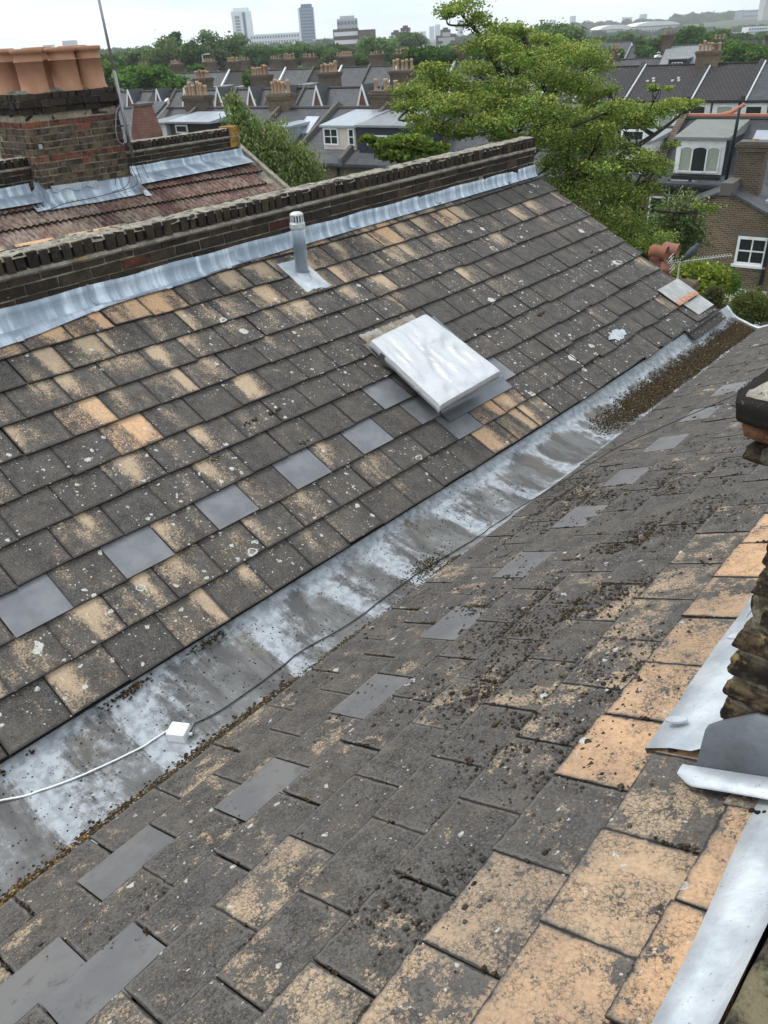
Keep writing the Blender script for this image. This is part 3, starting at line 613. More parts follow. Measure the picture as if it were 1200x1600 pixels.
# ================================================================ ROOF WINDOW with its fabric cover, propped open
h1, h2 = .07, .235
A_, B_, C_, D_ = [onplane(x, y, LPt(0, 0), NL, h) for x, y, h in ((580, 531, h1), (666, 489, h1), (782, 578, h2), (688, 632, h2))]
ctr = (A_+B_+C_+D_)/4; rw = empty('roof_window', ctr-NL*.15, 'open roof window wrapped in a creased white fabric cover, on the far slope', 'roof window')
ex = ((B_-A_)+(C_-D_)); ex /= np.linalg.norm(ex); ey = ((D_-A_)+(C_-B_)); ey -= ex*(ey@ex); ey /= np.linalg.norm(ey); en = np.cross(ey, ex); en *= np.sign(en[2])
hw = .35; hl = np.linalg.norm((D_+C_)/2-(A_+B_)/2)/2
FAB = mat('white fabric cover')[0]; t = FAB.node_tree; b = [n for n in t.nodes if n.type == 'BSDF_PRINCIPLED'][0]; g = G(t)
L(t, g.mix(g.rng(g.noise(5, None, 5), .4, .7, 0, .4), (.50, .51, .52), (.44, .45, .465)), b.inputs['Base Color']); b.inputs['Roughness'].default_value = .35; b.inputs['Specular IOR Level'].default_value = .5; g.bump(g.m('ADD', g.noise(4.5, g.map(g.obj, (1, 2.2, 1), rot=(0, 0, .5)), 2, .4, 1.6), g.m('MULTIPLY', g.noise(25, None, 4), .06)), .28, .05, b)
n1, n2 = 46, 60; mb = MB(); S = np.linspace(-1, 1, n1)[:, None]; T = np.linspace(-1, 1, n2)[None, :]
wr = .016*np.sin(20*(vnoise(S*2.3+T*.2+9, T*.8-S*.3, 61, 2)))*(1-S**6)*(1-T**6)+.006*(vnoise(S*3+T*4, S*4-T*2, 62, 3)-.5)
rim = .006*np.clip((np.abs(S)-.93)/.07, 0, 1)*-1+.006*np.clip((np.abs(T)-.95)/.05, 0, 1)*-1
s_, t_ = (S+1)[..., None]/2, (T+1)[..., None]/2
P = A_*(1-s_)*(1-t_)+B_*s_*(1-t_)+C_*s_*t_+D_*(1-s_)*t_+en*(wr+rim)[..., None]
mb.grid(P); dpt = .062
for e, fl in ((P[0], 1), (P[-1], 0), (P[:, 0], 0), (P[:, -1], 1)):
    o = e+en*(-dpt); mid = (e+o)/2+(e-ctr-en*((e-ctr)@en)[:, None])*.012
    inn = o-(o-ctr-en*((o-ctr)@en)[:, None])*.06; mb.grid(np.stack([e, mid, o, inn], 0), flip=bool(fl))
cov = tag(mb.build('fabric_cover', FAB, rw, smooth=True), 'creased white fabric cover')
mb = MB()   # sash frame beneath
GREY = mat_plain('grey frame', (.10, .105, .115), .4, .2, 20, .3)
def slab(mb, c, ax, ay, an, x0, x1, y0, y1, z0, z1, col=(1, 1, 1, 1)):
    mb.hexa([c+ax*x+ay*y+an*z for z in (z0, z1) for x, y in ((x0, y0), (x1, y0), (x1, y1), (x0, y1))], col)
for (x0, x1, y0, y1) in ((-hw+.05, -hw+.09, -hl+.16, hl-.04), (hw-.09, hw-.05, -hl+.16, hl-.04), (-hw+.09, hw-.09, -hl+.16, -hl+.20), (-hw+.09, hw-.09, hl-.08, hl-.04)): slab(mb, ctr, ex, ey, en, x0, x1, y0, y1, -.095, -.02)
mb.build('sash', GREY, rw)
GLS = mat('window glass')[0]; t = GLS.node_tree; b = [n for n in t.nodes if n.type == 'BSDF_PRINCIPLED'][0]; b.inputs['Base Color'].default_value = (.02, .025, .028, 1); b.inputs['Roughness'].default_value = .04; b.inputs['Specular IOR Level'].default_value = .8
mb = MB(); slab(mb, ctr, ex, ey, en, -hw+.09, hw-.09, -hl+.20, hl-.08, -.06, -.05); mb.build('pane', GLS, rw)
mb = MB()   # fixed frame on the slope
fc = LPt(9.65, 5.25, 0)
for (x0, x1, y0, y1) in ((-.34, -.29, -.38, .38), (.29, .34, -.38, .38), (-.29, .29, -.38, -.33), (-.29, .29, .33, .38)): slab(mb, fc, np.array([0, 1., SL]), dnL, NL, x0, x1, y0, y1, -.03, .055)
mb.build('fixed_frame', GREY, rw)
mb = MB(); slab(mb, fc, np.array([0, 1., SL]), dnL, NL, -.29, .29, -.33, .33, -.03, .005); mb.build('shaft_opening', DARK, rw)
for s in (-1, 1):
    mb = MB(); a = fc+np.array([0, 1., SL])*s*.30+dnL*.30+NL*.05; e = ctr+ex*s*(hw-.06)+ey*(hl-.06)-en*.06; mb.tube([a, e], .008, 8); mb.build('stay_arm', GREY, rw)
FLS = mat_lead('flashing grey', False, .5); 
m2 = mat_plain('dark sheet flashing', (.16, .17, .185), .38, .4, 6, .4, .5); 
plate(rw, LPt, NL, 8.25, 10.95, 6.7, 7.35, .02, m=m2, name='apron_flashing', bumpf=lambda U, V: .022*np.exp(-((V-6.85)/.1)**2)+.0*U)
plate(rw, LPt, NL, 10.75, 11.0, 3.6, 6.95, .02, m=m2, name='side_flashing'); plate(rw, LPt, NL, 8.22, 8.5, 3.6, 6.95, .02, m=m2, name='side_flashing')
STN = mat_mortar('stained lead', (.36, .35, .32), (.22, .17, .11), .9)
plate(rw, LPt, NL, 8.3, 10.4, 3.2, 3.85, .018, m=STN, name='head_flashing', nu=24, bumpf=lambda U, V: .006*np.sin(U*22)*(V > 3.1)); plate(rw, LPt, NL, 8.15, 8.5, 3.6, 4.3, .018, m=STN, name='head_flashing', bumpf=lambda U, V: .01*np.sin(U*18))
# ================================================================ NEIGHBOUR: red tiled slope behind our parapet
DX = -5.1
NP = lambda u, v, h=0: LPt(np.minimum(u, 8), v, h)*0+np.stack(np.broadcast_arrays(-(9-np.asarray(v, float))*EL*math.cos(TL)+DX, np.asarray(u, float)*WS, (9-np.asarray(v, float))*EL*math.sin(TL)+SL*np.asarray(u, float)*WS), -1)+NL*np.expand_dims(np.asarray(h, float), -1)
tr = empty('tiled_roof', (-6.3, 2, 0), 'mottled dark red interlocking tile roof behind the brick parapet', 'roof')
m_, t_, b_ = mat('old red interlocking tile'); g_ = G(t_); c_ = g_.col(); Pv = g_.vm('ADD', g_.obj, g_.comb(g_.m('MULTIPLY', c_[1], 5), 0, 0))
red = g_.mix(c_[0], (.075, .036, .033), (.20, .095, .072)); Pv = g_.map(Pv, (1, 3.5, 1)); lic = g_.mix(g_.noise(12, Pv, 4), (.25, .20, .155), (.40, .35, .28))
cc = g_.mix(g_.rng(g_.m('ADD', g_.noise(9, Pv, 6, .7), g_.m('MULTIPLY', c_[2], .5)), .58, .88, 0, .85), red, lic)
cc = g_.mix(g_.rng(g_.noise(20, Pv, 6, .75), .52, .68, 0, .8), cc, (.045, .032, .028))
cc = g_.mix(g_.rng(g_.noise(5.2, g_.map(g_.obj, loc=(2, 9, 4)), 3, .6), .73, .78), cc, (.36, .20, .08))
L(t_, cc, b_.inputs['Base Color']); b_.inputs['Roughness'].default_value = .9; g_.bump(g_.noise(60, None, 5), .5, .006, b_); TILE = m_
mb = MB(); tv = 1.25; tw = .30/2
prof0 = [(0, 0), (.10, .001), (.17, .010), (.25, .019), (.36, .020), (.44, .011), (.5, .002)]; prof = [(a/2+k*.25, b) for k in range(4) for a, b in prof0[(1 if k else 0):]]
for r in range(-3, 8):
    v0, v1 = r*tv*.98, (r+1)*tv*.98
    if v0 > 9.2: break
    for n in range(-14, 22):
        u0 = n+(.5 if r % 2 else 0)*1.0
        if u0+1 > 21.95: continue
        lift = .030+rng.normal()*.002; cl = (float(np.clip(.38+.2*rng.normal(), 0, 1)), rng.random(), float(np.clip(.36+.10*rng.normal(), 0, 1)), 1); jv = rng.normal()*.012
        a = np.array(prof); Uc = u0+a[:, 0]*.985
        P = np.stack([NP(Uc, v0-.05+0*Uc, a[:, 1]-.004), NP(Uc, v1+jv+0*Uc, a[:, 1]+lift), NP(Uc, v1+jv+.004+0*Uc, a[:, 1]+lift-.014), NP(Uc, v1+jv-.1+0*Uc, 0*a[:, 1]-.01)], 1)
        q = len(mb.m); mb.grid(P, col=cl, flip=False)
        for k in range(q, len(mb.m)):
            if (k-q) % 3: mb.m[k] = 1
mb.build('tile_courses', [TILE, EDGE], tr)
mb = MB(); mb.grid(NP(np.linspace(-14, 21.9, 10)[:, None], np.array([-5, 9.2])[None, :], -.03), flip=False); mb.hexa(np.array([NP(21.75, -3.5, -.14), NP(22., -3.5, -.14), NP(22., 9, -.14), NP(21.75, 9, -.14), NP(21.75, -3.5, .028), NP(22., -3.5, .028), NP(22., 9, .028), NP(21.75, 9, .028)])); mb.build('verge_mortar', MORL, tr)
# far parapet of the neighbour, built around the stack
pw2 = parapet('parapet_wall', 'short brick parapet behind the red tiles with an orange lichened end, right of the tall pots', DX+.02, 4.25, 6.35, 0, 'brick party wall parapets')
mb = MB(); mb.grid(np.zeros((1, 1, 3))) if 0 else None
OCH = mat_mortar('orange lichen render', (.42, .24, .05), (.17, .11, .04), .3)
fx2 = lambda y: WX(y)+DX+.02
mb = MB(); mb.box(fx2(6.3)-.23, fx2(6.3)+.012, 6.20, 6.38, 1.30, 1.572, j=.008); mb.build('lichened_end', OCH, pw2)
flashing(pw2, DX+.02, 4.30, 6.40, lambda y: -.15+.0*y, zs=-.0)
pw3 = parapet('parapet_wall', 'brick parapet left of the stack of tall orange pots', DX+.02, -1.0, 3.05, 0, 'brick party wall parapets')
flashing(pw3, DX+.02, -1.0, 2.98, lambda y: -.15+.0*y, zs=-.0)
# ---------------------------------------------------------------- chimney stack with tall pots
XF = -7.1
cs = empty('chimney_stack', (XF-.45, 3.65, .9), 'sooty brick chimney stack with red bands and five tall orange pots, left edge', 'chimney')
def ring_course(mb, x0, x1, y0, y1, z0, z1, tone, red=0., blen=.215, joint=.011, off=0., j=.004, proud=0.):
    """one course of bricks round a stack"""
    x0, x1, y0, y1 = x0-proud, x1+proud, y0-proud, y1+proud; d = .10
    def seg(a, b):
        o = []; p = a-off*blen
        while p < b-.015:
            q = p+blen*(1+.05*rng.normal()) if rng.random() < .68 else p+.105
            s, e = max(p, a), min(q, b)
            if e-s > .02: o.append((s, e))
            p = q
        return o
    def c(): return (float(np.clip(tone+.22*rng.normal(), 0, 1)), rng.random(), 1. if rng.random() < red else 0., 1)
    for s, e in seg(y0, y1):
        k = rng.normal()*.003; mb.box(x1-d, x1+k, s+joint/2, e-joint/2, z0, z1, c(), j=j); mb.box(x0+k, x0+d, s+joint/2, e-joint/2, z0, z1, c(), j=j)
    for s, e in seg(x0+d, x1-d):
        k = rng.normal()*.003; mb.box(s+joint/2, e-joint/2, y0+k, y0+d, z0, z1, c(), j=j); mb.box(s+joint/2, e-joint/2, y1-d, y1+k, z0, z1, c(), j=j)
X0, X1, Y0, Y1 = XF-.92, XF, 3.05, 4.29
mb = MB(); mb.box(X0+.012, X1-.008, Y0+.008, Y1-.008, .6, 2.12); mb.build('mortar_joints', mat_mortar('stack mortar', (.36, .31, .24), (.20, .17, .13), .3), cs)
mb = MB(); z = .97; k = 0
while z < 1.92:
    ring_course(mb, X0, X1, Y0, Y1, z, z+.062, .52, .95 if abs(z-1.492) < .02 or z > 1.845 else .03, off=.25+.5*(k % 2)); z += .0745; k += 1
mb.build('brick_courses', BRKN, cs)
mb = MB(); zz = z
for k, (pr, dz) in enumerate(((-.012, .07), (.03, .07), (.06, .075), (.035, .07))):
    ring_course(mb, X0, X1, Y0, Y1, zz, zz+dz-.008, .15, .12 if k == 1 else 0, off=.3*k, proud=pr, j=.009); zz += dz
mb.build('oversailing_courses', BRK, cs)
mb = MB(); ny_, nx_ = 60, 46; Yg = np.linspace(Y0-.04, Y1+.04, ny_)[:, None]; Xg = np.linspace(X0-.04, X1+.04, nx_)[None, :]
e_ = np.minimum(np.minimum(Yg-(Y0-.04), Y1+.04-Yg), np.minimum(Xg-(X0-.04), X1+.04-Xg))
Zg = 2.135+np.clip(e_/.20, 0, 1)**.8*.115+.035*(vnoise(Xg*9, Yg*9, 71)-.5)+.012*(vnoise(Xg*35, Yg*35, 72, 3)-.5)-.05*(e_ < .012)
mb.grid(np.stack([Xg+0*Zg, Yg+0*Zg, Zg], -1), flip=True); mb.build('flaunching', MORD, cs, smooth=True)
m_, t_, b_ = mat('terracotta pot'); g_ = G(t_); c_ = g_.col()
n_ = g_.noise(4, g_.map(g_.obj, (1, 1, .6)), 6, .6)
cc = g_.mix(g_.rng(n_, .35, .7), (.38, .195, .115), (.47, .27, .17)); cc = g_.mix(g_.rng(g_.noise(14, None, 6, .75), .60, .74, 0, .25), cc, (.62, .50, .38)); cc = g_.mix(g_.rng(g_.noise(3, g_.map(g_.obj, loc=(4, 4, 4)), 6, .7), .52, .75, 0, .4), cc, (.26, .14, .08))
cc = g_.mix(g_.m('MULTIPLY', c_[0], .45), cc, (.30, .15, .09)); cc = g_.mix(g_.m('MULTIPLY', c_[2], g_.rng(g_.noise(18, None, 5), .4, .6, .5, 1)), cc, (.20, .17, .13))
L(t_, cc, b_.inputs['Base Color']); b_.inputs['Roughness'].default_value = .8; g_.bump(g_.noise(30, None, 4), .25, .01, b_); TERRA = m_
def tall_pot(c, top, rb=.158, rt=.154):
    h = top-c[2]; mb = MB(); pr = [(rb+.012, -.06), (rb+.012, .03), (rb, .045), (rb+(rt-rb)*.6, h*.70), (rb+(rt-rb)*.6+.012, h*.705), (rb+(rt-rb)*.6+.012, h*.725), (rb+(rt-rb)*.65, h*.735), (rt, h-.055), (rt+.026, h-.045), (rt+.03, h-.012), (rt+.018, h)]
    mb.lathe(c, pr, 36, col=(rng.random(), 1, 0, 1)); n = len(mb.f); mb.lathe(c, [(rt+.018, h), (rt-.012, h-.004), (rt-.02, h-.12), (rt-.03, h-.4)], 36, col=(1, 1, 1, 1))
    o = mb.build('chimney_pot', TERRA, cs, smooth=True); return o
for (x, y) in ((48, 112), (101, 110), (140, 108)):
    P = onx(x, y, XF-.22); tall_pot((XF-.22, P[1], 2.21), 2.67)
for (x, y) in ((6, 112), (66, 110), (120, 108)):
    P = onx(x, y, XF-.66); tall_pot((XF-.66, P[1], 2.21), 2.685)
# stack lead: front apron + torn white piece
def lead_sheet(rows, name, root, m=None, smooth=True, flip=False):
    mb = MB(); mb.grid(np.array(rows, float), flip=flip); return mb.build(name, m or LEAD, root, smooth=smooth)
rows = []
for y in np.linspace(3.0, 4.36, 50):
    b = NP(y/WS, 9+(XF-DX)/(EL*math.cos(TL)), .03); q = .01*(vnoise(y*9, 0, 81)-.5); e = NP(y/WS, 9+(XF-DX)/(EL*math.cos(TL))+.62+.1*(vnoise(y*3, 2, 84)-.5), .045)
    rows.append([(XF+.004, y, b[2]+.155), (XF+.012+q, y, b[2]+.06), (XF+.04+q, y, b[2]+.012), (b+(e-b)*.5+NL*q)+np.array([.02, 0, 0]), e, e-NL*.004])
lead_sheet(rows, 'lead_apron', cs)
rows = []
for x in np.linspace(XF-.5, XF+.14, 24):
    b = NP(3.03/WS, 9+(x-DX)/(EL*math.cos(TL)), .05)[2]; rows.append([(x, Y0-.004, b+.17), (x, Y0-.012, b+.03), (x, Y0-.05, b+.005), (x, Y0-.20, b+.0)])
lead_sheet(rows, 'lead_soaker', cs, flip=True)
rows = []
for x in np.linspace(XF-.4, XF+.2, 24):
    b = NP(4.3/WS, 9+(x-DX)/(EL*math.cos(TL)), .05)[2]; rows.append([(x, Y1+.004, b+.17), (x, Y1+.012, b+.03), (x, Y1+.04, b+.005), (x, Y1+.13, b+.0)])
lead_sheet(rows, 'lead_soaker', cs, LEADW)
mb = MB(); yy = np.linspace(3.15, 3.78, 24); mb.grid(np.array([[(XF+.014+.004*math.sin(y*30), y, 1.225-.03*(y-3.15)), (XF+.02, y, 1.165+.02*math.sin(y*23)-.02*(y-3.15)*3)] for y in yy])); mb.build('torn_sealing_tape', WHT, cs)
mb = MB(); P = onx(57, 229, XF); mb.box(XF-.0, XF+.03, P[1]+.02, P[1]+.06, P[2]-.03, P[2]+.02); mb.build('cable_clip_box', mat_plain('grey plastic', (.35, .36, .36), .5, .1), cs)
# ---------------------------------------------------------------- aerial mast with cables
mast = empty('aerial_mast', onx(205, 243, XF+.03), 'thin leaning metal aerial mast with coiled cables fixed to the stack', 'aerial mast')
MET = mat_plain('dull steel tube', (.30, .30, .31), .45, .35, 25, .5)
a = onx(207, 246, XF+.05); b_ = onx(178, 110, XF+.05); c = onx(146, -40, XF+.05)
mb = MB(); mb.tube([a, b_], .021, 12); mb.tube([b_-(b_-a)*.03, c], .0165, 12); mb.build('pole', MET, mast, smooth=True)
for x, y in ((196, 196), (190, 165)): P = onx(x, y, XF+.03); mb = MB(); mb.box(P[0]-.05, P[0]+.02, P[1]-.05, P[1]+.05, P[2]-.015, P[2]+.015); mb.build('bracket', MET, mast)
def hang(pxs, X, r=.004, name='cable', m=None, jitter=0.):
    mb = MB(); mb.tube(spline([onx(x, y, X+jitter*math.sin(i*2.1)) for i, (x, y) in enumerate(pxs)], 8), r, 6); return mb.build(name, m or BLK, mast, smooth=True)
hang([(187, 165), (182, 175), (181, 200), (184, 218), (192, 225), (196, 215), (194, 190), (190, 172)], XF+.06, .006, m=MET)
hang([(186, 168), (184, 185), (186, 210), (194, 224), (200, 222)], XF+.05, .005)
hang([(195, 205), (203, 222), (208, 245), (215, 268), (222, 285)], XF+.12); hang([(192, 200), (190, 230), (183, 262), (180, 290)], XF+.03, .0035); hang([(200, 218), (214, 240), (224, 262), (232, 278)], XF+.14, .0035)
hang([(198, 212), (201, 250), (203, 275), (196, 292), (176, 300)], XF+.06, .004); hang([(205, 240), (206, 262), (214, 280), (208, 292), (150, 308), (90, 322), (40, 352), (0, 362)], XF+.20, .004)
ICO = None
def ico():
    p = (1+5**.5)/2; V = np.array([(-1, p, 0), (1, p, 0), (-1, -p, 0), (1, -p, 0), (0, -1, p), (0, 1, p), (0, -1, -p), (0, 1, -p), (p, 0, -1), (p, 0, 1), (-p, 0, -1), (-p, 0, 1)], float)
    F = np.array([(0, 11, 5), (0, 5, 1), (0, 1, 7), (0, 7, 10), (0, 10, 11), (1, 5, 9), (5, 11, 4), (11, 10, 2), (10, 7, 6), (7, 1, 8), (3, 9, 4), (3, 4, 2), (3, 2, 6), (3, 6, 8), (3, 8, 9), (4, 9, 5), (2, 4, 11), (6, 2, 10), (8, 6, 7), (9, 8, 1)])
    return V/np.linalg.norm(V[0]), F
IV, IF = ico()
def fast_mesh(name, V, F, cols, m, loc=None, parent=None, smooth=False):
    """V (n,3), F (m,k) all same k, cols (m,4) per face"""
    if loc is None: loc = ((V[:, 0].min()+V[:, 0].max())/2, (V[:, 1].min()+V[:, 1].max())/2, V[:, 2].min())
    base = np.array(loc, float) if parent is None else np.array(W[parent.name].translation)
    Vl = V-base
    if parent is not None:
        R = np.array(W[parent.name].to_3x3()); Vl = Vl@R
    me = bpy.data.meshes.new(name); k = F.shape[1]
    me.vertices.add(len(V)); me.vertices.foreach_set('co', Vl.astype(np.float32).ravel())
    me.loops.add(F.size); me.loops.foreach_set('vertex_index', F.astype(np.int32).ravel())
    me.polygons.add(len(F)); me.polygons.foreach_set('loop_start', np.arange(0, F.size, k, dtype=np.int32))
    try: me.polygons.foreach_set('loop_total', np.full(len(F), k, np.int32))
    except Exception: pass
    if smooth: me.polygons.foreach_set('use_smooth', np.ones(len(F), bool))
    me.update(calc_edges=True)
    ca = me.color_attributes.new('col', 'FLOAT_COLOR', 'CORNER'); ca.data.foreach_set('color', np.repeat(cols.astype(np.float32), k, 0).ravel())
    me.materials.append(m); o = bpy.data.objects.new(name, me); COL.objects.link(o)
    if parent is None: o.location = tuple(base); W[o.name] = Matrix.Translation(Vector(base.tolist()))
    else: o.parent = parent; W[o.name] = W[parent.name]
    return o
# ================================================================ NEAR STACK (right edge)
nc = empty('chimney_stack', (2.85, .7, .9), 'crumbling mossy brick chimney stack with projecting cap courses at the right edge of the photo', 'chimney')
x0, x1, y0, y1 = 2.492, 3.25, -.085, 1.35
mb = MB(); mb.box(x0+.03, x1-.03, y0+.03, y1-.03, .7, 1.98); mb.build('core', DARK, nc)
m_, t_, b_ = mat('crumbling brick'); g_ = G(t_); c_ = g_.col(); Pv = g_.vm('ADD', g_.obj, g_.comb(g_.m('MULTIPLY', c_[1], 6), 0, 0))
cc = g_.mix(c_[0], (.045, .036, .027), (.14, .10, .058)); cc = g_.mix(g_.rng(g_.noise(18, Pv, 7, .75), .40, .55, 0, .95), cc, (.020, .017, .015)); cc = g_.mix(g_.rng(g_.noise(13, g_.map(g_.obj, loc=(5, 1, 3)), 6, .75), .55, .66, 0, .8), cc, (.30, .215, .10))
mo_ = g_.mix(g_.rng(g_.noise(30, None, 6, .75), .4, .62), (.10, .085, .062), (.25, .215, .165)); cc = g_.mix(c_[2], cc, mo_); ac_ = g_.at.outputs['Alpha']
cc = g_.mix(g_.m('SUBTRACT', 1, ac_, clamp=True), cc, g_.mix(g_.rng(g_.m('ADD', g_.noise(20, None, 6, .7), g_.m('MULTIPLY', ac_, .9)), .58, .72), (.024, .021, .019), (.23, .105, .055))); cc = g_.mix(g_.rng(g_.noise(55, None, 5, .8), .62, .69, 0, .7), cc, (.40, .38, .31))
L(t_, cc, b_.inputs['Base Color']); b_.inputs['Roughness'].default_value = .95; b_.inputs['Specular IOR Level'].default_value = .1; g_.bump(g_.noise(60, None, 7, .75), .9, .008, b_); CRUM = m_
def relief_shell(root, name, z0, z1, prof, m, bricks=True, blackfn=None, seed=300):
    """weathered masonry skin round the stack: rounded, pitted bricks in recessed mortar"""
    st = .0065; per = [(x1-x0), (y1-y0), (x1-x0), (y1-y0)]; cor = [(x0, y0), (x1, y0), (x1, y1), (x0, y1)]; dr = [(1, 0), (0, 1), (-1, 0), (0, -1)]; no_ = [(0, -1), (1, 0), (0, 1), (-1, 0)]
    S, Bx, By, Nx, Ny = [], [], [], [], []; acc = 0
    for k in range(4):
        m_k = int(per[k]/st)
        for i in range(m_k):
            q = i*st; S.append(acc+q); Bx.append(cor[k][0]+dr[k][0]*q); By.append(cor[k][1]+dr[k][1]*q); e = min(q, per[k]-q)/.02
            n = np.array(no_[k], float); 
            if e < 1: n = n+np.array(no_[k-1] if q < per[k]/2 else no_[(k+1) % 4])*(1-e)*(.9)
            Nx.append(n[0]); Ny.append(n[1])
        acc += per[k]
    S, Bx, By, Nx, Ny = map(np.array, (S, Bx, By, Nx, Ny)); Zv = np.arange(z0, z1, st); Sg, Zg_ = np.meshgrid(S, Zv, indexing='ij')
    row = np.floor((Zg_-z0)/.0755); fz = (Zg_-z0)/.0755-row; wob_ = .03*(vnoise(Sg*6, row*3.7, seed)-.5); ss = (Sg+wob_)/.23+(row % 2)*.5+.3*row; br = np.floor(ss); fs = ss-br
    ez = np.minimum(fz, 1-fz)*.0755; es = np.minimum(fs, 1-fs)*.23; ed = np.minimum(ez, es)+.006*(vnoise(Sg*50, Zg_*50, seed+1, 3)-.5)
    inb = np.clip((ed-.006)/.009, 0, 1); inb = inb*inb*(3-2*inb) if bricks else np.clip((np.abs(fs-.5)*2*.115-.0+0*ed < .109).astype(float), .35, 1)
    bo = .012*(vnoise(br*7.1, row*5.3, seed+2, 1)-.5); h = inb*(.012+bo)+.022*(vnoise(Sg*16, Zg_*16, seed+3, 4)-.5)+.008*(vnoise(Sg*70, Zg_*70, seed+4, 3)-.5)+np.interp(Zg_, prof[0], prof[1])
    if not bricks: h = h+.010*(vnoise(Sg*5, Zg_*3, seed+7, 2)-.5)
    V = np.stack([Bx[:, None]+Nx[:, None]*h, By[:, None]+Ny[:, None]*h, Zg_+.004*(vnoise(Sg*9, Zg_*9, seed+5)-.5)], -1); ns, nz = Sg.shape
    I = np.arange(ns*nz).reshape(ns, nz); J = np.roll(I, -1, 0); F = np.stack([I[:, :-1], J[:, :-1], J[:, 1:], I[:, 1:]], -1).reshape(-1, 4)
    tone = vnoise(br*3.3, row*9.1, seed+6, 1); rr = vnoise(br*5.3+9, row*2.1, seed+8, 1); al = np.ones_like(tone) if blackfn is None else blackfn(Zg_)
    C_ = np.stack([np.clip(tone, 0, 1), rr, 1-inb, al], -1)[:, :-1].reshape(-1, 4)
    fast_mesh(name, V.reshape(-1, 3), F, C_, m, parent=root, smooth=True)
relief_shell(nc, 'weathered_brickwork', 1.06, 1.845, ([1, 2], [0, 0]), CRUM)
relief_shell(nc, 'rounded_corbel', 1.832, 1.905, ([1.832, 1.842, 1.862, 1.885, 1.897, 1.905], [.0, .040, .062, .060, .040, .02]), CRUM, False, seed=340)
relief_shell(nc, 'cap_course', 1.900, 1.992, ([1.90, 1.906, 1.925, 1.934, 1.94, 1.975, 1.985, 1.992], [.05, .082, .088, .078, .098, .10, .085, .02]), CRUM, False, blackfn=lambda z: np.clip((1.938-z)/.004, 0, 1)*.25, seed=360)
mb = MB(); ny_, nx_ = 80, 60; Yg = np.linspace(y0-.10, y1+.10, ny_)[:, None]; Xg = np.linspace(x0-.10, x1+.10, nx_)[None, :]
e_ = np.minimum(np.minimum(Yg-(y0-.10), y1+.10-Yg), np.minimum(Xg-(x0-.10), x1+.10-Xg))
Zg = 1.978+np.clip(e_/.16, 0, 1)*.12+.03*(vnoise(Xg*22, Yg*22, 90)-.3)+.05*(vnoise(Xg*10, Yg*10, 91)-.5)+.014*(vnoise(Xg*45, Yg*45, 92, 3)-.5)-.03*(e_ < .012)
mb.grid(np.stack([Xg+0*Zg, Yg+0*Zg, Zg], -1), flip=True); mb.build('flaunching', MORL, nc, smooth=True)
RPx = lambda X, y, h=0: np.array([X, y, ZR+(X-GW)*math.tan(TR)+SR*(y-YR)])+NR*h
# side strip along the stack (white lead), with clips
rows = []
for i, y in enumerate(np.linspace(-.07, 1.7, 60)):
    q = .006*(vnoise(y*8, 0, 93)-.5); xa = RPt((y-YR)/WS, 7.93)[0]+.02*(vnoise(y*3, 1, 95)-.5)
    A = RPx(xa, y, .012); B = RPx(xa, y, .046); M = RPx((xa+2.47)/2, y, .058+q); E = RPx(2.455, y, .058); rows.append([A, B, M, E, (2.472, y, E[2]+.05), (2.474, y, E[2]+.12+.02*math.sin(y*5))])
lead_sheet(rows, 'side_flashing', nc, LEADW, flip=True)
for (px, py) in ((1150, 996), (1055, 1126)):
    P = onplane(px, py, RPt(0, 0), NR, .03); mb = MB(); n = 10
    V = [P+NR*h+np.array([math.cos(TR), 0, math.sin(TR)])*.028*math.cos(a)*(1.3 if math.cos(a) > 0 else .9)+np.array([.25, .9, 0])*.02*math.sin(a) for h in (0, .006) for a in np.linspace(0, 2*math.pi, n, endpoint=False)]
    mb.add(V, [tuple(range(n, 2*n)), tuple(range(n))[::-1]]+[(i, (i+1) % n, n+(i+1) % n, n+i) for i in range(n)]); mb.build('lead_clip', LEADW, nc, smooth=False)
# front apron
LEADG = mat_plain('oxidised dark lead', (.135, .15, .165), .6, .7, 7, .3, .4, .4, dirt=(.07, .07, .07))
rows = []
for i, x in enumerate(np.linspace(2.46, 3.1, 40)):
    q = .008*(vnoise(x*14, 0, 94)-.5); B = RPx(x, -.130, .062); T = RPx(x, -.20-.004*math.sin(x*9)+(max(0, 2.50-x))*.9, .060)
    w_ = .19+.03*math.sin(x*16)-.09*max(0, 1-(x-2.46)/.10)
    rows.append([T-NR*.006, T, (T+B)/2+NR*(.004+q), B, (x, -.122, B[2]+.004), (x, -.120, B[2]+.03), (x, -.116, B[2]+w_), (x, -.095, B[2]+w_+.002)])
A_r = np.array(rows); lead_sheet(A_r[:, :5], 'front_apron', nc, LEADW); lead_sheet(A_r[:, 4:], 'apron_upstand', nc, LEADG)
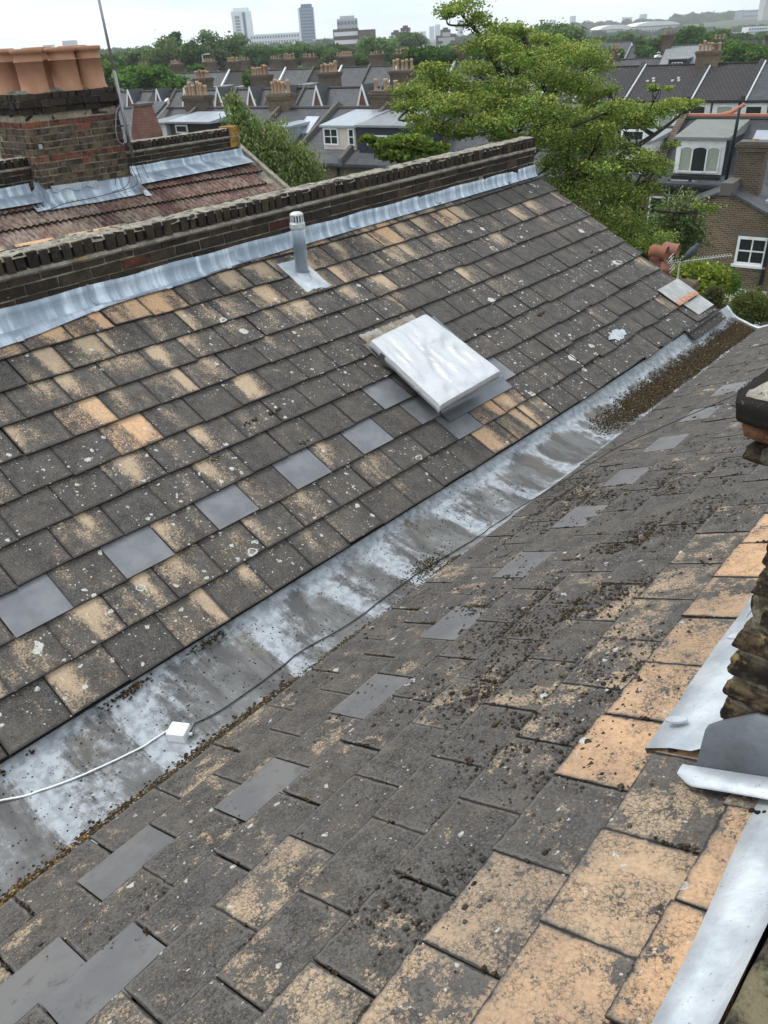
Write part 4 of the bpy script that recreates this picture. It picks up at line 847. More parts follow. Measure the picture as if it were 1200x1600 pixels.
# mossy party wall at the lower right, and the pale lead beside it
rw_ = empty('party_wall', (2.9, -1.5, .9), 'moss covered top of a brick party wall in the bottom right corner', 'wall')
m_, t_, b_ = mat('mossy rubble'); g_ = G(t_); n_ = g_.noise(16, None, 7, .75)
cc = g_.mix(g_.rng(n_, .38, .6), (.020, .017, .015), (.13, .11, .075)); cc = g_.mix(g_.rng(g_.noise(7, None, 6, .7), .5, .62), cc, (.22, .19, .11)); cc = g_.mix(g_.rng(g_.noise(40, None, 5, .8), .62, .68), cc, (.42, .41, .36))
L(t_, cc, b_.inputs['Base Color']); b_.inputs['Roughness'].default_value = .95; g_.bump(n_, 1, .03, b_)
mb = MB(); Yg = np.linspace(-3.2, -.08, 240)[:, None]; s_ = np.linspace(0, 1, 30)[None, :]
Xg = 2.742+np.interp(s_, [0, .4, 1], [0, .012, .25])+.012*(vnoise(Yg*9, s_*9, 96)-.5); Zg = RPx(2.745, -1)[2]-.06-SR*-1*(0)+np.interp(s_, [0, .4, 1], [0, .17, .19])+.03*(vnoise(Yg*12, s_*8+3, 97)-.5)+SR*(Yg+1)
mb.grid(np.stack([Xg+0*Yg, Yg+0*Xg, Zg], -1), flip=True); mb.build('rubble_top', m_, rw_, smooth=True)
rows = []
for y in np.linspace(-3.2, -.17, 80):
    xa = RPt((y-YR)/WS, 9.36)[0]+.006*math.sin(y*7); q = .004*(vnoise(y*9, 0, 98)-.5)
    A = RPx(xa, y, .02); rows.append([RPx(xa, y, .01), RPx(xa, y, .032), RPx((xa+2.74)/2, y, .036+q), RPx(2.738, y, .036), (2.744, y, RPx(2.745, y)[2]+.08)])
lead_sheet(rows, 'lead_strip', rw_, LEADW, flip=True)
# ================================================================ MOSS
def clumps(name, P, R, nrm, cols, m, flat=.5):
    n = len(P); V = IV[None]*R[:, None, None]*rng.uniform(.7, 1.3, (n, 12, 1)); 
    V = V-(V@nrm)[..., None]*nrm*(1-flat); V = V+P[:, None, :]
    F = (IF[None]+12*np.arange(n)[:, None, None]).reshape(-1, 3)
    return fast_mesh(name, V.reshape(-1, 3), F, np.repeat(cols, 20, 0), m, smooth=True)
m_, t_, b_ = mat('moss'); g_ = G(t_); L(t_, g_.mix(g_.rng(g_.noise(160, None, 4, .8), .4, .65, 0, .7), g_.colraw(), (.02, .017, .013)), b_.inputs['Base Color']); b_.inputs['Roughness'].default_value = 1; b_.inputs['Specular IOR Level'].default_value = .05
g_.bump(g_.noise(260, None, 4, .8), 1, .004, b_); MOSS = m_
def moss_cols(n, kind='brown'):
    a = np.array({'brown': [(.055, .037, .022), (.085, .062, .034), (.035, .026, .019), (.12, .085, .045)], 'grey': [(.105, .095, .086), (.078, .070, .062), (.15, .135, .12), (.065, .05, .037)]}[kind])
    c = a[rng.integers(0, 4, n)]*rng.uniform(.75, 1.25, (n, 1)); return np.concatenate([c, np.ones((n, 1))], 1)
# on the near slope
U = rng.uniform(-3, 24, 620000); V = rng.uniform(.05, 9.4, 620000)
d = vnoise(U*1.3*WS*4, V*.9, 101, 4, .6); d2 = vnoise(U*.35, V*.6, 102, 3)
hot = np.zeros_like(U)
for (px, py, rad, s) in ((790, 1175, .7, 1.), (860, 960, 1.2, .9), (760, 1075, .7, .9), (910, 920, 1.2, .8), (950, 1045, .8, .5), (650, 1085, .55, .6), (900, 1200, .7, .35), (760, 940, .6, .6), (1010, 860, 1.3, .5), (960, 770, 1.6, .5), (1080, 780, 1.8, .6), (870, 780, 1.4, .5), (560, 1440, .45, .3), (820, 1290, .5, .35), (640, 1440, .6, .25), (470, 1060, .5, .4), (200, 1420, .5, .25), (905, 680, 2.5, .4), (850, 745, 1.6, .5), (750, 1160, .6, .7)):
    q = onplane(px, py, RPt(0, 0), NR); s_ = (q[0]-GW)/(ER*math.cos(TR)); u_ = (q[1]-YR)/WS
    hot += s*np.exp(-(((U-u_)/rad)**2+((V-s_)/(rad*.75))**2))
prob = np.clip((d-.52)*2.4, 0, 1)*.07*np.clip(d2*2.4-.6, 0, 1)*np.clip(1.5-V/7, .12, 1)*(U > 1.2)+np.clip(hot, 0, 1.2)*.30*np.clip((d-.40)*4, 0, 1)
prob *= np.clip(1.25-.0*U, 0, 1)
fr_ = V-np.floor(V); prob *= 1+1.2*(fr_ > .8)
keep = rng.random(len(U)) < prob*np.clip(1.3-U/26, .35, 1); U, V = U[keep], V[keep]; n = len(U)
print('moss lumps', n)
lift_ = .012*(1-(V-np.floor(V)))+.001
P = RPt(U, V, lift_); R = np.abs(rng.lognormal(math.log(.0031), .50, n)); R = np.clip(R, .0015, .012)*(1+.3*np.clip(U/20, 0, 1))
hotk = rng.random(n) < np.clip(hot[keep]*.75, 0, .8)
cc = np.where(hotk[:, None], moss_cols(n, 'brown'), moss_cols(n, 'grey'))
tag(clumps('moss', P, R, NR, cc, MOSS), 'grey brown moss cushions growing over the near slates', 'moss', kind='stuff')
# along joints of the near slope
pj = []
for r in range(0, 10):
    off = .5 if r % 2 == 0 else 0.
    for nn in range(-4, 24):
        if rng.random() < .55:
            a, b = sorted(rng.uniform(0, 1, 2)); kk = int((b-a)*60*rng.uniform(.3, 1))
            for _ in range(kk): pj.append((nn+off+rng.normal()*.010, r+rng.uniform(a, b), rng.uniform(.002, .0075)))
        if rng.random() < .5:
            a = rng.uniform(0, .8); b = a+rng.uniform(.05, .4)
            for _ in range(int((b-a)*50)): pj.append((nn+off+rng.uniform(a, b), r-.012+rng.normal()*.012, rng.uniform(.002, .006)))
pj = np.array(pj); P = RPt(pj[:, 0], pj[:, 1], .008)
tag(clumps('moss', P, pj[:, 2], NR, moss_cols(len(P), 'brown'), MOSS), 'dark moss filling the open joints between the near slates', 'moss', kind='stuff')
# in the gutter
pg = []
def gp(t, y, r): 
    x = xl_(y)+(xr_(y)-xl_(y))*t; pg.append((x, y, gutz(x, y)+r*.35, r))
xl_ = lambda y: -.07; xr_ = lambda y: GW+.05+(y-YR)*math.sin(RR)
for _ in range(13000):
    y = rng.uniform(-2.6, 1.5); dens = .25+1.6*np.clip(vnoise(y*2.2, 0, 111)-.35, 0, 1)+(.7 if y < .1 else 0)
    if rng.random() < dens: gp(.872+rng.normal()*(.030 if y < .1 else .018), y, rng.uniform(.0025, .0085 if y < .1 else .006))
for _ in range(1800):
    y = rng.uniform(-1.4, .1); 
    if rng.random() < np.clip((vnoise(y*4, 5, 112)-.35)*3, 0, 1): gp(.105+abs(rng.normal())*.022, y, rng.uniform(.003, .008))
for _ in range(1200): gp(rng.uniform(.12, .9), rng.uniform(-2, 2.5), rng.uniform(.0015, .005))
for _ in range(22000):
    y = rng.uniform(3.5, 6.95); t = .60+.125*rng.normal()
    if .2 < t < .9 and rng.random() < np.clip((y-3.5)/.8, 0, 1)*(.5+vnoise(t*9, y*6, 113)*.6) and y < 6.9: gp(t, y, rng.uniform(.003, .008))
for _ in range(900):
    y = 1.28+rng.normal()*.10; gp(.74+rng.normal()*.07, y, rng.uniform(.002, .005))
pg = np.array(pg); c = moss_cols(len(pg), 'brown'); k = rng.random(len(pg)) < np.where(pg[:, 1] > 3, .02, .09); c[k, :3] = np.array((.42, .36, .24))*rng.uniform(.6, 1.2, (k.sum(), 1))
k2 = (rng.random(len(pg)) < .15) & (pg[:, 1] < -1.0); c[k2, :3] = (.35, .17, .03)
tag(clumps('moss', pg[:, :3], pg[:, 3], np.array([0, 0, 1.]), c, MOSS), 'brown moss and grit lying along the lead gutter', 'moss', kind='stuff')
# few cushions on the far slope courses
pf = []
for _ in range(900):
    r = rng.integers(1, 9); u = rng.uniform(4, 22)
    if vnoise(u*.9, r*7.3, 121) > .56: pf.append((u, r+.01+.02*rng.normal(), rng.uniform(.003, .009)))
for (px, py, kn) in ((845, 482, 40), (985, 385, 30), (925, 383, 16), (1000, 350, 10), (430, 640, 12), (475, 690, 8), (745, 838 - 330, 6), (335, 715, 8), (395, 655, 8)):
    q = onplane(px, py, LPt(0, 0), NL); vv = 9+q[0]/(EL*math.cos(TL)); vv += max(0, (q[1]/WS-9)/13)**1.5*(.56-.03*vv)
    for _ in range(kn): pf.append((q[1]/WS+.10*rng.normal(), vv+.03*rng.normal(), rng.uniform(.004, .011)))
pf = np.array(pf); tag(clumps('moss', LPt(pf[:, 0], pf[:, 1], .010), pf[:, 2], NL, moss_cols(len(pf)), MOSS), 'small dark moss tufts along the course edges of the far slope', 'moss', kind='stuff')
# ================================================================ BACKGROUND: streets of houses, built in their own rotated grid
GZ = YAW-math.radians(36); GX = np.array([math.cos(GZ), math.sin(GZ), 0]); GY = np.array([-math.sin(GZ), math.cos(GZ), 0]); UPZ = np.array([0, 0, 1.]); ZG = -9.0
class Row:                       # a street line through a measured point; s runs along the row, z up
    def __init__(s, px, py, d): s.P = atd(px, py, d); s.P0 = s.P*np.array([1, 1, 0])
    def hit(s, x, y, off=0.):
        r = ray(x, y); O = s.P0+GY*off; t = ((O-CAM)@GY)/(r@GY); q = CAM+t*r; return float((q-O)@GX), float(q[2])
    def at(s, a, off, z): return s.P0+GX*a+GY*off+UPZ*z
def g_brick(name, c1, c2, mo, bw=.225, rh=.075, ms=.010, roof=False, var=.5, rough=.9):
    m, t, b = mat(name); g = G(t); s = g.sep(g.obj)
    v = g.comb(s[0], g.m('MULTIPLY', s[1], 1.28), 0) if roof else g.comb(g.m('ADD', s[0], s[1]), s[2], 0)
    n = N(t, 'ShaderNodeTexBrick'); g.link(v, n.inputs['Vector']); n.inputs['Scale'].default_value = 1; n.inputs['Brick Width'].default_value = bw; n.inputs['Row Height'].default_value = rh; n.inputs['Mortar Size'].default_value = ms; n.inputs['Mortar Smooth'].default_value = .2; n.inputs['Bias'].default_value = 0
    for k, c in zip(('Color1', 'Color2', 'Mortar'), (c1, c2, mo)): n.inputs[k].default_value = (*c, 1)
    c = g.mix(g.rng(g.noise(.9, None, 5, .65), .35, .7, 0, var), n.outputs['Color'], tuple(q*.45 for q in c1)); c = g.mix(g.rng(g.noise(6, None, 5, .7), .55, .75, 0, var*.8), c, tuple(min(1, q*1.7) for q in c2))
    L(t, c, b.inputs['Base Color']); b.inputs['Roughness'].default_value = rough; g.bump(n.outputs['Fac'], .3, .01, b); b.inputs['Specular IOR Level'].default_value = .15 if not roof else .35
    return m
BW = g_brick('stock brick wall', (.17, .115, .068), (.085, .058, .042), (.26, .23, .18)); BWD = g_brick('dark stock brick', (.12, .085, .055), (.055, .04, .032), (.18, .155, .125))
BRED = g_brick('red brick wall', (.20, .065, .045), (.13, .045, .035), (.22, .18, .15)); RSL = g_brick('blue grey slate roof', (.062, .066, .075), (.036, .039, .046), (.03, .03, .033), .3, .24, .012, True, .35, .6)
RSL2 = g_brick('grey slate roof', (.088, .088, .094), (.05, .051, .056), (.04, .04, .042), .3, .24, .012, True, .4, .65); RTD = g_brick('dark brown tile roof', (.055, .048, .048), (.035, .031, .032), (.012, .011, .011), .33, .34, .045, True, .3, .8)
WP = mat_plain('white paint', (.72, .73, .72), .5, .25, 3, bump=0); CREAM = mat_plain('cream render', (.58, .50, .44), .8, .2, 3); NAVY = mat_plain('navy cladding', (.018, .022, .035), .5, .1); GP = mat_plain('grey felt', (.22, .235, .24), .7, .4, 2); PGR = mat_plain('pale zinc', (.34, .37, .41), .45, .3, 3, metal=.3)
BLKP = mat_plain('black pipe', (.012, .012, .013), .5, 0, bump=0); POT1 = mat_plain('buff pot', (.40, .27, .17), .8, .3, 6); POT2 = mat_plain('red pot', (.25, .115, .08), .8, .5, 6); STONE = mat_plain('stone coping', (.11, .10, .09), .9, .5, 5); CURT = mat_plain('pale curtain', (.30, .33, .27), .8, .3, 9)
RIDGE = mat_plain('orange ridge tile', (.42, .17, .11), .8, .3, 9); GREENF = mat_plain('mossy felt', (.185, .195, .18), .85, .4, 2)
GL2 = mat('far window glass')[0]; b = [n for n in GL2.node_tree.nodes if n.type == 'BSDF_PRINCIPLED'][0]; b.inputs['Base Color'].default_value = (.02, .024, .026, 1); b.inputs['Roughness'].default_value = .12; b.inputs['Specular IOR Level'].default_value = .45
def lb(name, m, parent, *boxes):
    mb = MB()
    for q in boxes: mb.box(*q)
    return mb.build(name, m, parent, world=False)
def window(root, x, y, z, w, h, nx=1, ny=2, frame=.07, m=None, depth=.08, glass=None, name='window', sill=True):
    """faces -y; y is the wall plane; x,z lower centre"""
    mb = MB(); x0, x1 = x-w/2, x+w/2; y0, y1 = y-depth, y+.02
    mb.box(x0, x0+frame, y0, y1, z, z+h); mb.box(x1-frame, x1, y0, y1, z, z+h); mb.box(x0+frame, x1-frame, y0, y1, z, z+frame); mb.box(x0+frame, x1-frame, y0, y1, z+h-frame, z+h)
    iw, ih = w-2*frame, h-2*frame; b_ = frame*.55
    for i in range(1, nx): mb.box(x0+frame+iw*i/nx-b_/2, x0+frame+iw*i/nx+b_/2, y0+.01, y1-.01, z+frame, z+h-frame)
    for i in range(1, ny):
        for k in range(nx): mb.box(x0+frame+iw*k/nx+(b_/2 if k else 0), x0+frame+iw*(k+1)/nx-(b_/2 if k < nx-1 else 0), y0+.015, y1-.01, z+frame+ih*i/ny-b_/2, z+frame+ih*i/ny+b_/2)
    f = mb.build(name, m or WP, root, world=False); lb('pane', glass or GL2, f, (x0+frame, x1-frame, y0+.035, y0+.05, z+frame, z+h-frame))
    if sill: lb('sill', m or WP, f, (x0-.08, x1+.08, y0-.06, y1-.03, z-.09, z-.003))
    return f
def stack(root, x, y, z0, z1, w, d, n=5, m=None, pm=None, ph=.55, rows=1, pr=.12):
    if n > 3: n = random.choice([n-2, n-1, n, n]); w = w*random.uniform(.85, 1.05); ph = ph*random.uniform(.8, 1.1)
    mb = MB(); mb.box(x-w/2, x+w/2, y-d/2, y+d/2, z0, z1-.30); mb.box(x-w/2-.06, x+w/2+.06, y-d/2-.06, y+d/2+.06, z1-.297, z1-.15); mb.box(x-w/2-.11, x+w/2+.11, y-d/2-.11, y+d/2+.11, z1-.147, z1-.03)
    c = mb.build('chimney', m or BWD, root, world=False)
    mb = MB(); mb.box(x-w/2-.03, x+w/2+.03, y-d/2-.03, y+d/2+.03, z1-.028, z1+.03, j=.01); mb.build('flaunching', STONE, c, world=False)
    k = 0
    for i in range(n):
        px = x-w/2+.14+(w-.28)*(i/(max(1, n-1)) if n > 1 else .5); hh = ph*random.uniform(.75, 1.15); r = pr*random.uniform(.85, 1.05)
        mb = MB(); mb.lathe((px, y+random.uniform(-.1, .1), z1), [(r*1.05, 0), (r, .05), (r*.9, hh*.75), (r*1.08, hh*.78), (r*1.08, hh*.9), (r*.9, hh), (r*.7, hh-.02), (r*.65, hh*.5)], 10)
        mb.build('chimney_pot', (POT1 if random.random() < .88 else POT2) if pm is None else pm, c, smooth=True, world=False)
    return c
def roof_prism(root, x0, x1, ye, yr, yb, ze, zr, m, th=.12, ov=.25, name='roof', zb=None):
    """two slopes: eave at ye, ridge at yr, back eave at yb"""
    zb = ze if zb is None else zb; mb = MB(); s = (zr-ze)/(yr-ye)
    mb.hexa([(x0, ye-ov, ze-ov*s-th), (x1, ye-ov, ze-ov*s-th), (x1, yr, zr-th), (x0, yr, zr-th), (x0, ye-ov, ze-ov*s), (x1, ye-ov, ze-ov*s), (x1, yr, zr), (x0, yr, zr)])
    mb.hexa([(x0, yr+.001, zr-th), (x1, yr+.001, zr-th), (x1, yb, zb-th), (x0, yb, zb-th), (x0, yr+.001, zr), (x1, yr+.001, zr), (x1, yb, zb), (x0, yb, zb)])
    r = mb.build(name, m, root, world=False)
    lb('ridge_tiles', STONE if m is not RTD else RTD, r, (x0, x1, yr-.13, yr+.13, zr-.02, zr+.07)); return r
def body(root, x0, x1, y0, y1, yr, z0, ze, zr, m=None, name='wall'):
    mb = MB(); ins = .0
    V = [(x0, y0, z0), (x1, y0, z0), (x1, y1, z0), (x0, y1, z0), (x0, y0, ze-.1), (x1, y0, ze-.1), (x1, y1, ze-.1), (x0, y1, ze-.1), (x0, yr, zr-.14), (x1, yr, zr-.14)]
    mb.add(V, [(0, 1, 5, 4), (2, 3, 7, 6), (3, 2, 1, 0), (1, 2, 6, 9, 5), (3, 0, 4, 8, 7), (4, 5, 9, 8), (8, 9, 6, 7)]); return mb.build(name, m or BW, root, world=False)
def party(root, x, ye, yr, yb, ze, zr, h=.28, w=.2, m=None):
    s = (zr-ze)/(yr-ye); o = .3; mb = MB()
    for a, za, b_, zb in ((ye-o, ze-o*s, yr, zr), (yr+.001, zr, yb, ze)): mb.hexa([(x-w/2, a, za-.1), (x+w/2, a, za-.1), (x+w/2, b_, zb-.1), (x-w/2, b_, zb-.1), (x-w/2, a, za+h), (x+w/2, a, za+h), (x+w/2, b_, zb+h), (x-w/2, b_, zb+h)])
    return mb.build('party_parapet', m or STONE, root, world=False)
def gable(root, x, y, z, w, h, ridge_y, roofm=None):
    """steep gabled dormer with white bargeboards"""
    mb = MB(); mb.add([(x-w/2, y, z), (x+w/2, y, z), (x, y, z+h)], [(0, 1, 2)]); mb.add([(x-w/2, y+.1, z), (x+w/2, y+.1, z), (x, y+.1, z+h)], [(2, 1, 0)]); g_ = mb.build('gable', BRED, root, world=False)
    mb = MB(); t = .13
    for sg in (-1, 1): mb.hexa([(x+sg*w/2, y-.10, z), (x+sg*(w/2+.2), y-.10, z-.02), (x+sg*(w/2+.2), y-.02, z-.02), (x+sg*w/2, y-.02, z), (x, y-.10, z+h), (x, y-.10, z+h+.28), (x, y-.02, z+h+.28), (x, y-.02, z+h)])
    mb.build('bargeboard', WP, g_, world=False)
    mb = MB(); e = w/2+.14
    for sg in (-1, 1): mb.hexa([(x+sg*e, y-.015, z), (x+sg*(e+.05), y-.015, z), (x+sg*(e+.05), ridge_y, z), (x+sg*e, ridge_y, z), (x, y-.015, z+h+.15), (x, y-.015, z+h+.25), (x, ridge_y, z+h+.25), (x, ridge_y, z+h+.15)])
    mb.build('dormer_roof', roofm or RSL, g_, world=False)
    mb = MB(); mb.lathe((x, y-.03, z), [(.36, -.02), (.36, .02)], 16, axis=(0, 1, 0), close=True); mb.build('arched_window', WP, g_, world=False)
def box_dormer(root, x0, x1, yf, yb, z0, z1, m, roofm, wins, slopeback=.12, name='dormer', cheek=None):
    mb = MB(); mb.box(x0, x1, yf, yb, z0, z1); d_ = mb.build(name, m, root, world=False)
    mb = MB(); mb.hexa([(x0-.12, yf-.15, z1+.003), (x1+.12, yf-.15, z1+.003), (x1+.12, yb+.3, z1+.003), (x0-.12, yb+.3, z1+.003), (x0-.12, yf-.15, z1+.10), (x1+.12, yf-.15, z1+.10), (x1+.12, yb+.3, z1+.10+slopeback), (x0-.12, yb+.3, z1+.10+slopeback)]); mb.build('dormer_roof', roofm, d_, world=False)
    for (wx, wz, ww, wh, nx, ny) in wins: window(d_, wx, yf, wz, ww, wh, nx, ny, frame=.08, sill=False, depth=.06)
    return d_
def house(row, s0, s1, zr, ze, dy, label, group=None, roofm=None, wallm=None, name='terraced_house', back=None, wins=(), pipe=True, zg=ZG):
    sm = (s0+s1)/2; P = row.at(sm, -dy, 0); root = empty(name, (P[0], P[1], zg), label, 'house', group, rz=GZ)
    root['_'] = 0; del root['_']
    hw_ = (s1-s0)/2; Z = lambda z: z-zg; B = dy*2 if back is None else back
    body(root, -hw_+.01, hw_-.01, 0, B, dy, 0, Z(ze), Z(zr), wallm)
    roof_prism(root, -hw_+.012, hw_-.012, 0, dy, B, Z(ze), Z(zr), roofm or RSL)
    lb('gutter', BLKP, root, (-hw_+.02, hw_-.02, -.36, -.26, Z(ze)-.32, Z(ze)-.22))
    if pipe: lb('downpipe', BLKP, root, (hw_-.3, hw_-.2, -.12, -.02, .1, Z(ze)-.34))
    for (x, z, w_, h_, nx, ny) in wins: window(root, x, 0, Z(z), w_, h_, nx, ny)
    return root, Z, hw_
ORD = ['leftmost', 'second from the left', 'third from the left', 'fourth from the left', 'fifth from the left', 'sixth from the left', 'seventh from the left', 'eighth from the left', 'ninth from the left', 'tenth from the left', 'eleventh from the left', 'twelfth from the left', 'last at the right']
# ---------------------------------------------------------------- row A (rear sides with dormers), about 50 m away
RA = Row(441, 168, 50); zr = RA.hit(441, 168)[1]; ze = RA.hit(520, 250, -4.2)[1]; DY = 4.2
pA = [RA.hit(x, 168)[0] for x in (185, 250, 311, 376, 441, 525, 604, 690)]
lab = ['slate terraced house with cream bargeboard and white dormer behind the far parapet', 'grey terraced house with a row of buff pots, left of the weeping tree', 'slate roofed terraced house half hidden behind the weeping tree top', 'slate roofed terraced house just left of the blue grey dormer',
       'terraced house with small blue grey dormer and an open skylight', 'terraced house with cream dormer under a seamed zinc roof', 'terraced house with wide navy flat roofed dormer']
HA = []
for i in range(7):
    r, Z, h_ = house(RA, pA[i], pA[i+1], zr+(0 if i != 5 else -.0), ze, DY, lab[i], 'terraced houses with rear dormers', roofm=RSL2 if i in (2, 5) else RSL, wins=[(-1.0, ze-2.2, .9, 1.5, 1, 2), (1.1, ze-2.2, .8, 1.3, 1, 2)] if i > 2 else [])
    party(r, -h_+.1, 0, DY, DY*2, Z(ze), Z(zr)); HA.append((r, Z, h_))
def lx(row, i, parts, px, py, off): return row.hit(px, py, off)[0]-(parts[i]+parts[i+1])/2
for (i, xs) in ((1, 312), (3, 441), (5, 604)):
    r, Z, h_ = HA[i]; zt = RA.hit(xs, {1: 149, 3: 146, 5: 142}[i])[1]; stack(r, h_, DY, Z(zr)-1.2, Z(zt), 1.75 if i != 3 else 1.7, .7, 6 if i != 5 else 5, ph=.75 if i != 5 else .6, m=BW if i == 3 else BWD)
def dorm(i, pxl, pxr, pyt, pyb, off, depth, m, roofm, wins, sb=.12):
    r, Z, h_ = HA[i]; x0 = lx(RA, i, pA, pxl, pyb, -off); x1 = lx(RA, i, pA, pxr, pyb, -off); zt = RA.hit((pxl+pxr)/2, pyt, -off)[1]; zb = RA.hit((pxl+pxr)/2, pyb, -off)[1]
    w_ = x1-x0; ws = [(x0+w_*a, Z(zb)+.12+b_*(zt-zb), w_*c, (zt-zb)*d_, nx, ny) for a, b_, c, d_, nx, ny in wins]
    return box_dormer(r, x0, x1, DY-off, DY-off+depth, Z(zb), Z(zt), m, roofm, ws, sb)
dorm(4, 436, 455, 200, 232, 3.2, 2.4, PGR, PGR, [(.5, 0, .8, .85, 2, 1)], .1)
dorm(5, 507, 557, 199, 234, 3.4, 2.8, CREAM, PGR, [(.25, .08, .46, .78, 2, 2), (.88, .08, .2, .78, 1, 2)], .45)
dorm(6, 562, 640, 199, 246, 3.6, 3.2, NAVY, GP, [(.45, .3, .55, .35, 1, 1)], .35)
dorm(0, 238, 262, 194, 214, 3.4, 2.2, WP, GP, [(.4, .05, .6, .8, 2, 1)], .2)
dorm(1, 268, 330, 193, 212, 3.4, 2.2, BLKP, PGR, [(.3, 0, .3, .7, 1, 1)], .3)
r, Z, h_ = HA[4]; s_, z_ = RA.hit(482, 204, -1.7); x_ = s_-(pA[4]+pA[5])/2; mb = MB(); mb.hexa([(x_-.45, 2.0, Z(z_)-.4+.0), (x_+.45, 2.0, Z(z_)-.4), (x_+.45, 3.1, Z(z_)+.45), (x_-.45, 3.1, Z(z_)+.45), (x_-.45, 1.9, Z(z_)-.05), (x_+.45, 1.9, Z(z_)-.05), (x_+.45, 3.0, Z(z_)+.65), (x_-.45, 3.0, Z(z_)+.65)]); mb.build('skylight', PGR, r, world=False)
mb = MB(); r0 = HA[0]; r, Z, h_ = r0
xa = lx(RA, 0, pA, 222, 213, -3.8); xb = lx(RA, 0, pA, 264, 165, 0); mb.hexa([(xa-.12, .3, Z(RA.hit(222, 213, -3.8)[1])), (xa+.12, .3, Z(RA.hit(222, 213, -3.8)[1])), (xb+.12, DY, Z(zr)+.25), (xb-.12, DY, Z(zr)+.25), (xa-.12, .3, Z(RA.hit(222, 213, -3.8)[1])+.3), (xa+.12, .3, Z(RA.hit(222, 213, -3.8)[1])+.3), (xb+.12, DY, Z(zr)+.55), (xb-.12, DY, Z(zr)+.55)]); mb.build('bargeboard', CREAM, r, world=False)
# red brick gabled house at the left, nearer
RL = Row(222, 166, 46); s0_, _ = RL.hit(203, 215); s1_, _ = RL.hit(241, 215); zt = RL.hit(222, 166)[1]
root = empty('red_brick_house', (*RL.at((s0_+s1_)/2, 0, 0)[:2], ZG), 'dark red brick gable with sloping shoulders beside the aerial mast', 'house', rz=GZ)
hh_ = (s1_-s0_)/2*.8; ztg = zt-ZG; zb = RL.hit(222, 208)[1]-ZG
mb = MB(); V = [(-hh_, 0, 0), (hh_, 0, 0), (hh_, 0, zb), (hh_*.45, 0, ztg), (-hh_*.25, 0, ztg), (-hh_, 0, zb)]; V2 = [(x, .8, z) for x, y, z in V]; mb.add(V+V2, [(0, 1, 2, 3, 4, 5), (11, 10, 9, 8, 7, 6)]+[(i, i+6, (i+1) % 6+6, (i+1) % 6) for i in range(6)]); mb.build('gable_wall', BRED, root, world=False)
lb('capping', STONE, root, (-hh_*.35, hh_*.55, -.06, .86, ztg+.003, ztg+.12)); mb = MB(); mb.hexa([(-hh_-1.9, -.2, zb-.6), (-hh_-.02, -.2, zb-.6), (-hh_*.3, 2.4, ztg-.1), (-hh_-1.9, 2.4, ztg-.1), (-hh_-1.9, -.2, zb-.45), (-hh_-.02, -.2, zb-.45), (-hh_*.3, 2.4, ztg+.05), (-hh_-1.9, 2.4, ztg+.05)]); mb.build('roof', RSL2, root, world=False)
# ---------------------------------------------------------------- row B (gabled fronts), about 72 m
RB = Row(400, 139, 72); zrB = RB.hit(400, 139)[1]; zeB = zrB-3.6; pxB = (150, 190, 240, 277, 322, 372, 425, 478, 528, 600, 672, 745)
pB = [RB.hit(x, 139-(x-400)*.028)[0] for x in pxB]; gabB = {0: 203-12, 1: 203, 2: 262, 3: 291, 4: 355, 5: 393, 6: 463, 7: 498, 8: 572, 9: 640}
NB = ['first', 'second']
for i in range(len(pB)-1):
    gx = [203, 203, 262, 291, 355, 393, 458, 498, 572, 640, 700][i]
    what = ['partly behind the aerial mast', 'right of the aerial mast', 'above the cream bargeboard', 'behind the first buff pots', 'just right of the first buff pots', 'left of the light green tree tip', 'behind the middle stack of buff pots', 'with small gable above the skylight house', 'with tall gable above the cream dormer', 'behind the stack with red pots', 'hidden behind the big tree'][i]
    r, Z, h_ = house(RB, pB[i], pB[i+1], zrB, zeB, 4.0, 'gabled terraced house '+what, 'gabled terraced houses of the middle street', roofm=[RSL, RSL2, RTD, RSL][i % 4], wallm=BWD, pipe=False)
    if i % 2 == 0: party(r, h_-.1, 0, 4.0, 8.0, Z(zeB), Z(zrB), .2, .18)
    gxl = RB.hit(gx, 150, -1.4)[0]-(pB[i]+pB[i+1])/2
    if abs(gxl) < h_+1 and i > 0: gable(r, float(np.clip(gxl, -h_+.9, h_-.9)), 4.0-1.5, Z(zrB)-1.75, 1.15, 1.75, 4.2, RSL)
    if i in (3, 5, 7, 9):
        sx = {3: 318, 5: 409, 7: 516, 9: 630}[i]; yt = {3: 122, 5: 117, 7: 113, 9: 110}[i]; sxl = RB.hit(sx, 130, 3)[0]-(pB[i]+pB[i+1])/2; zt = RB.hit(sx, yt, 3)[1]; stack(r, sxl, 7.0, Z(zrB)-2.5, Z(zt), 1.9, .8, 7, ph=.8, pr=.13)
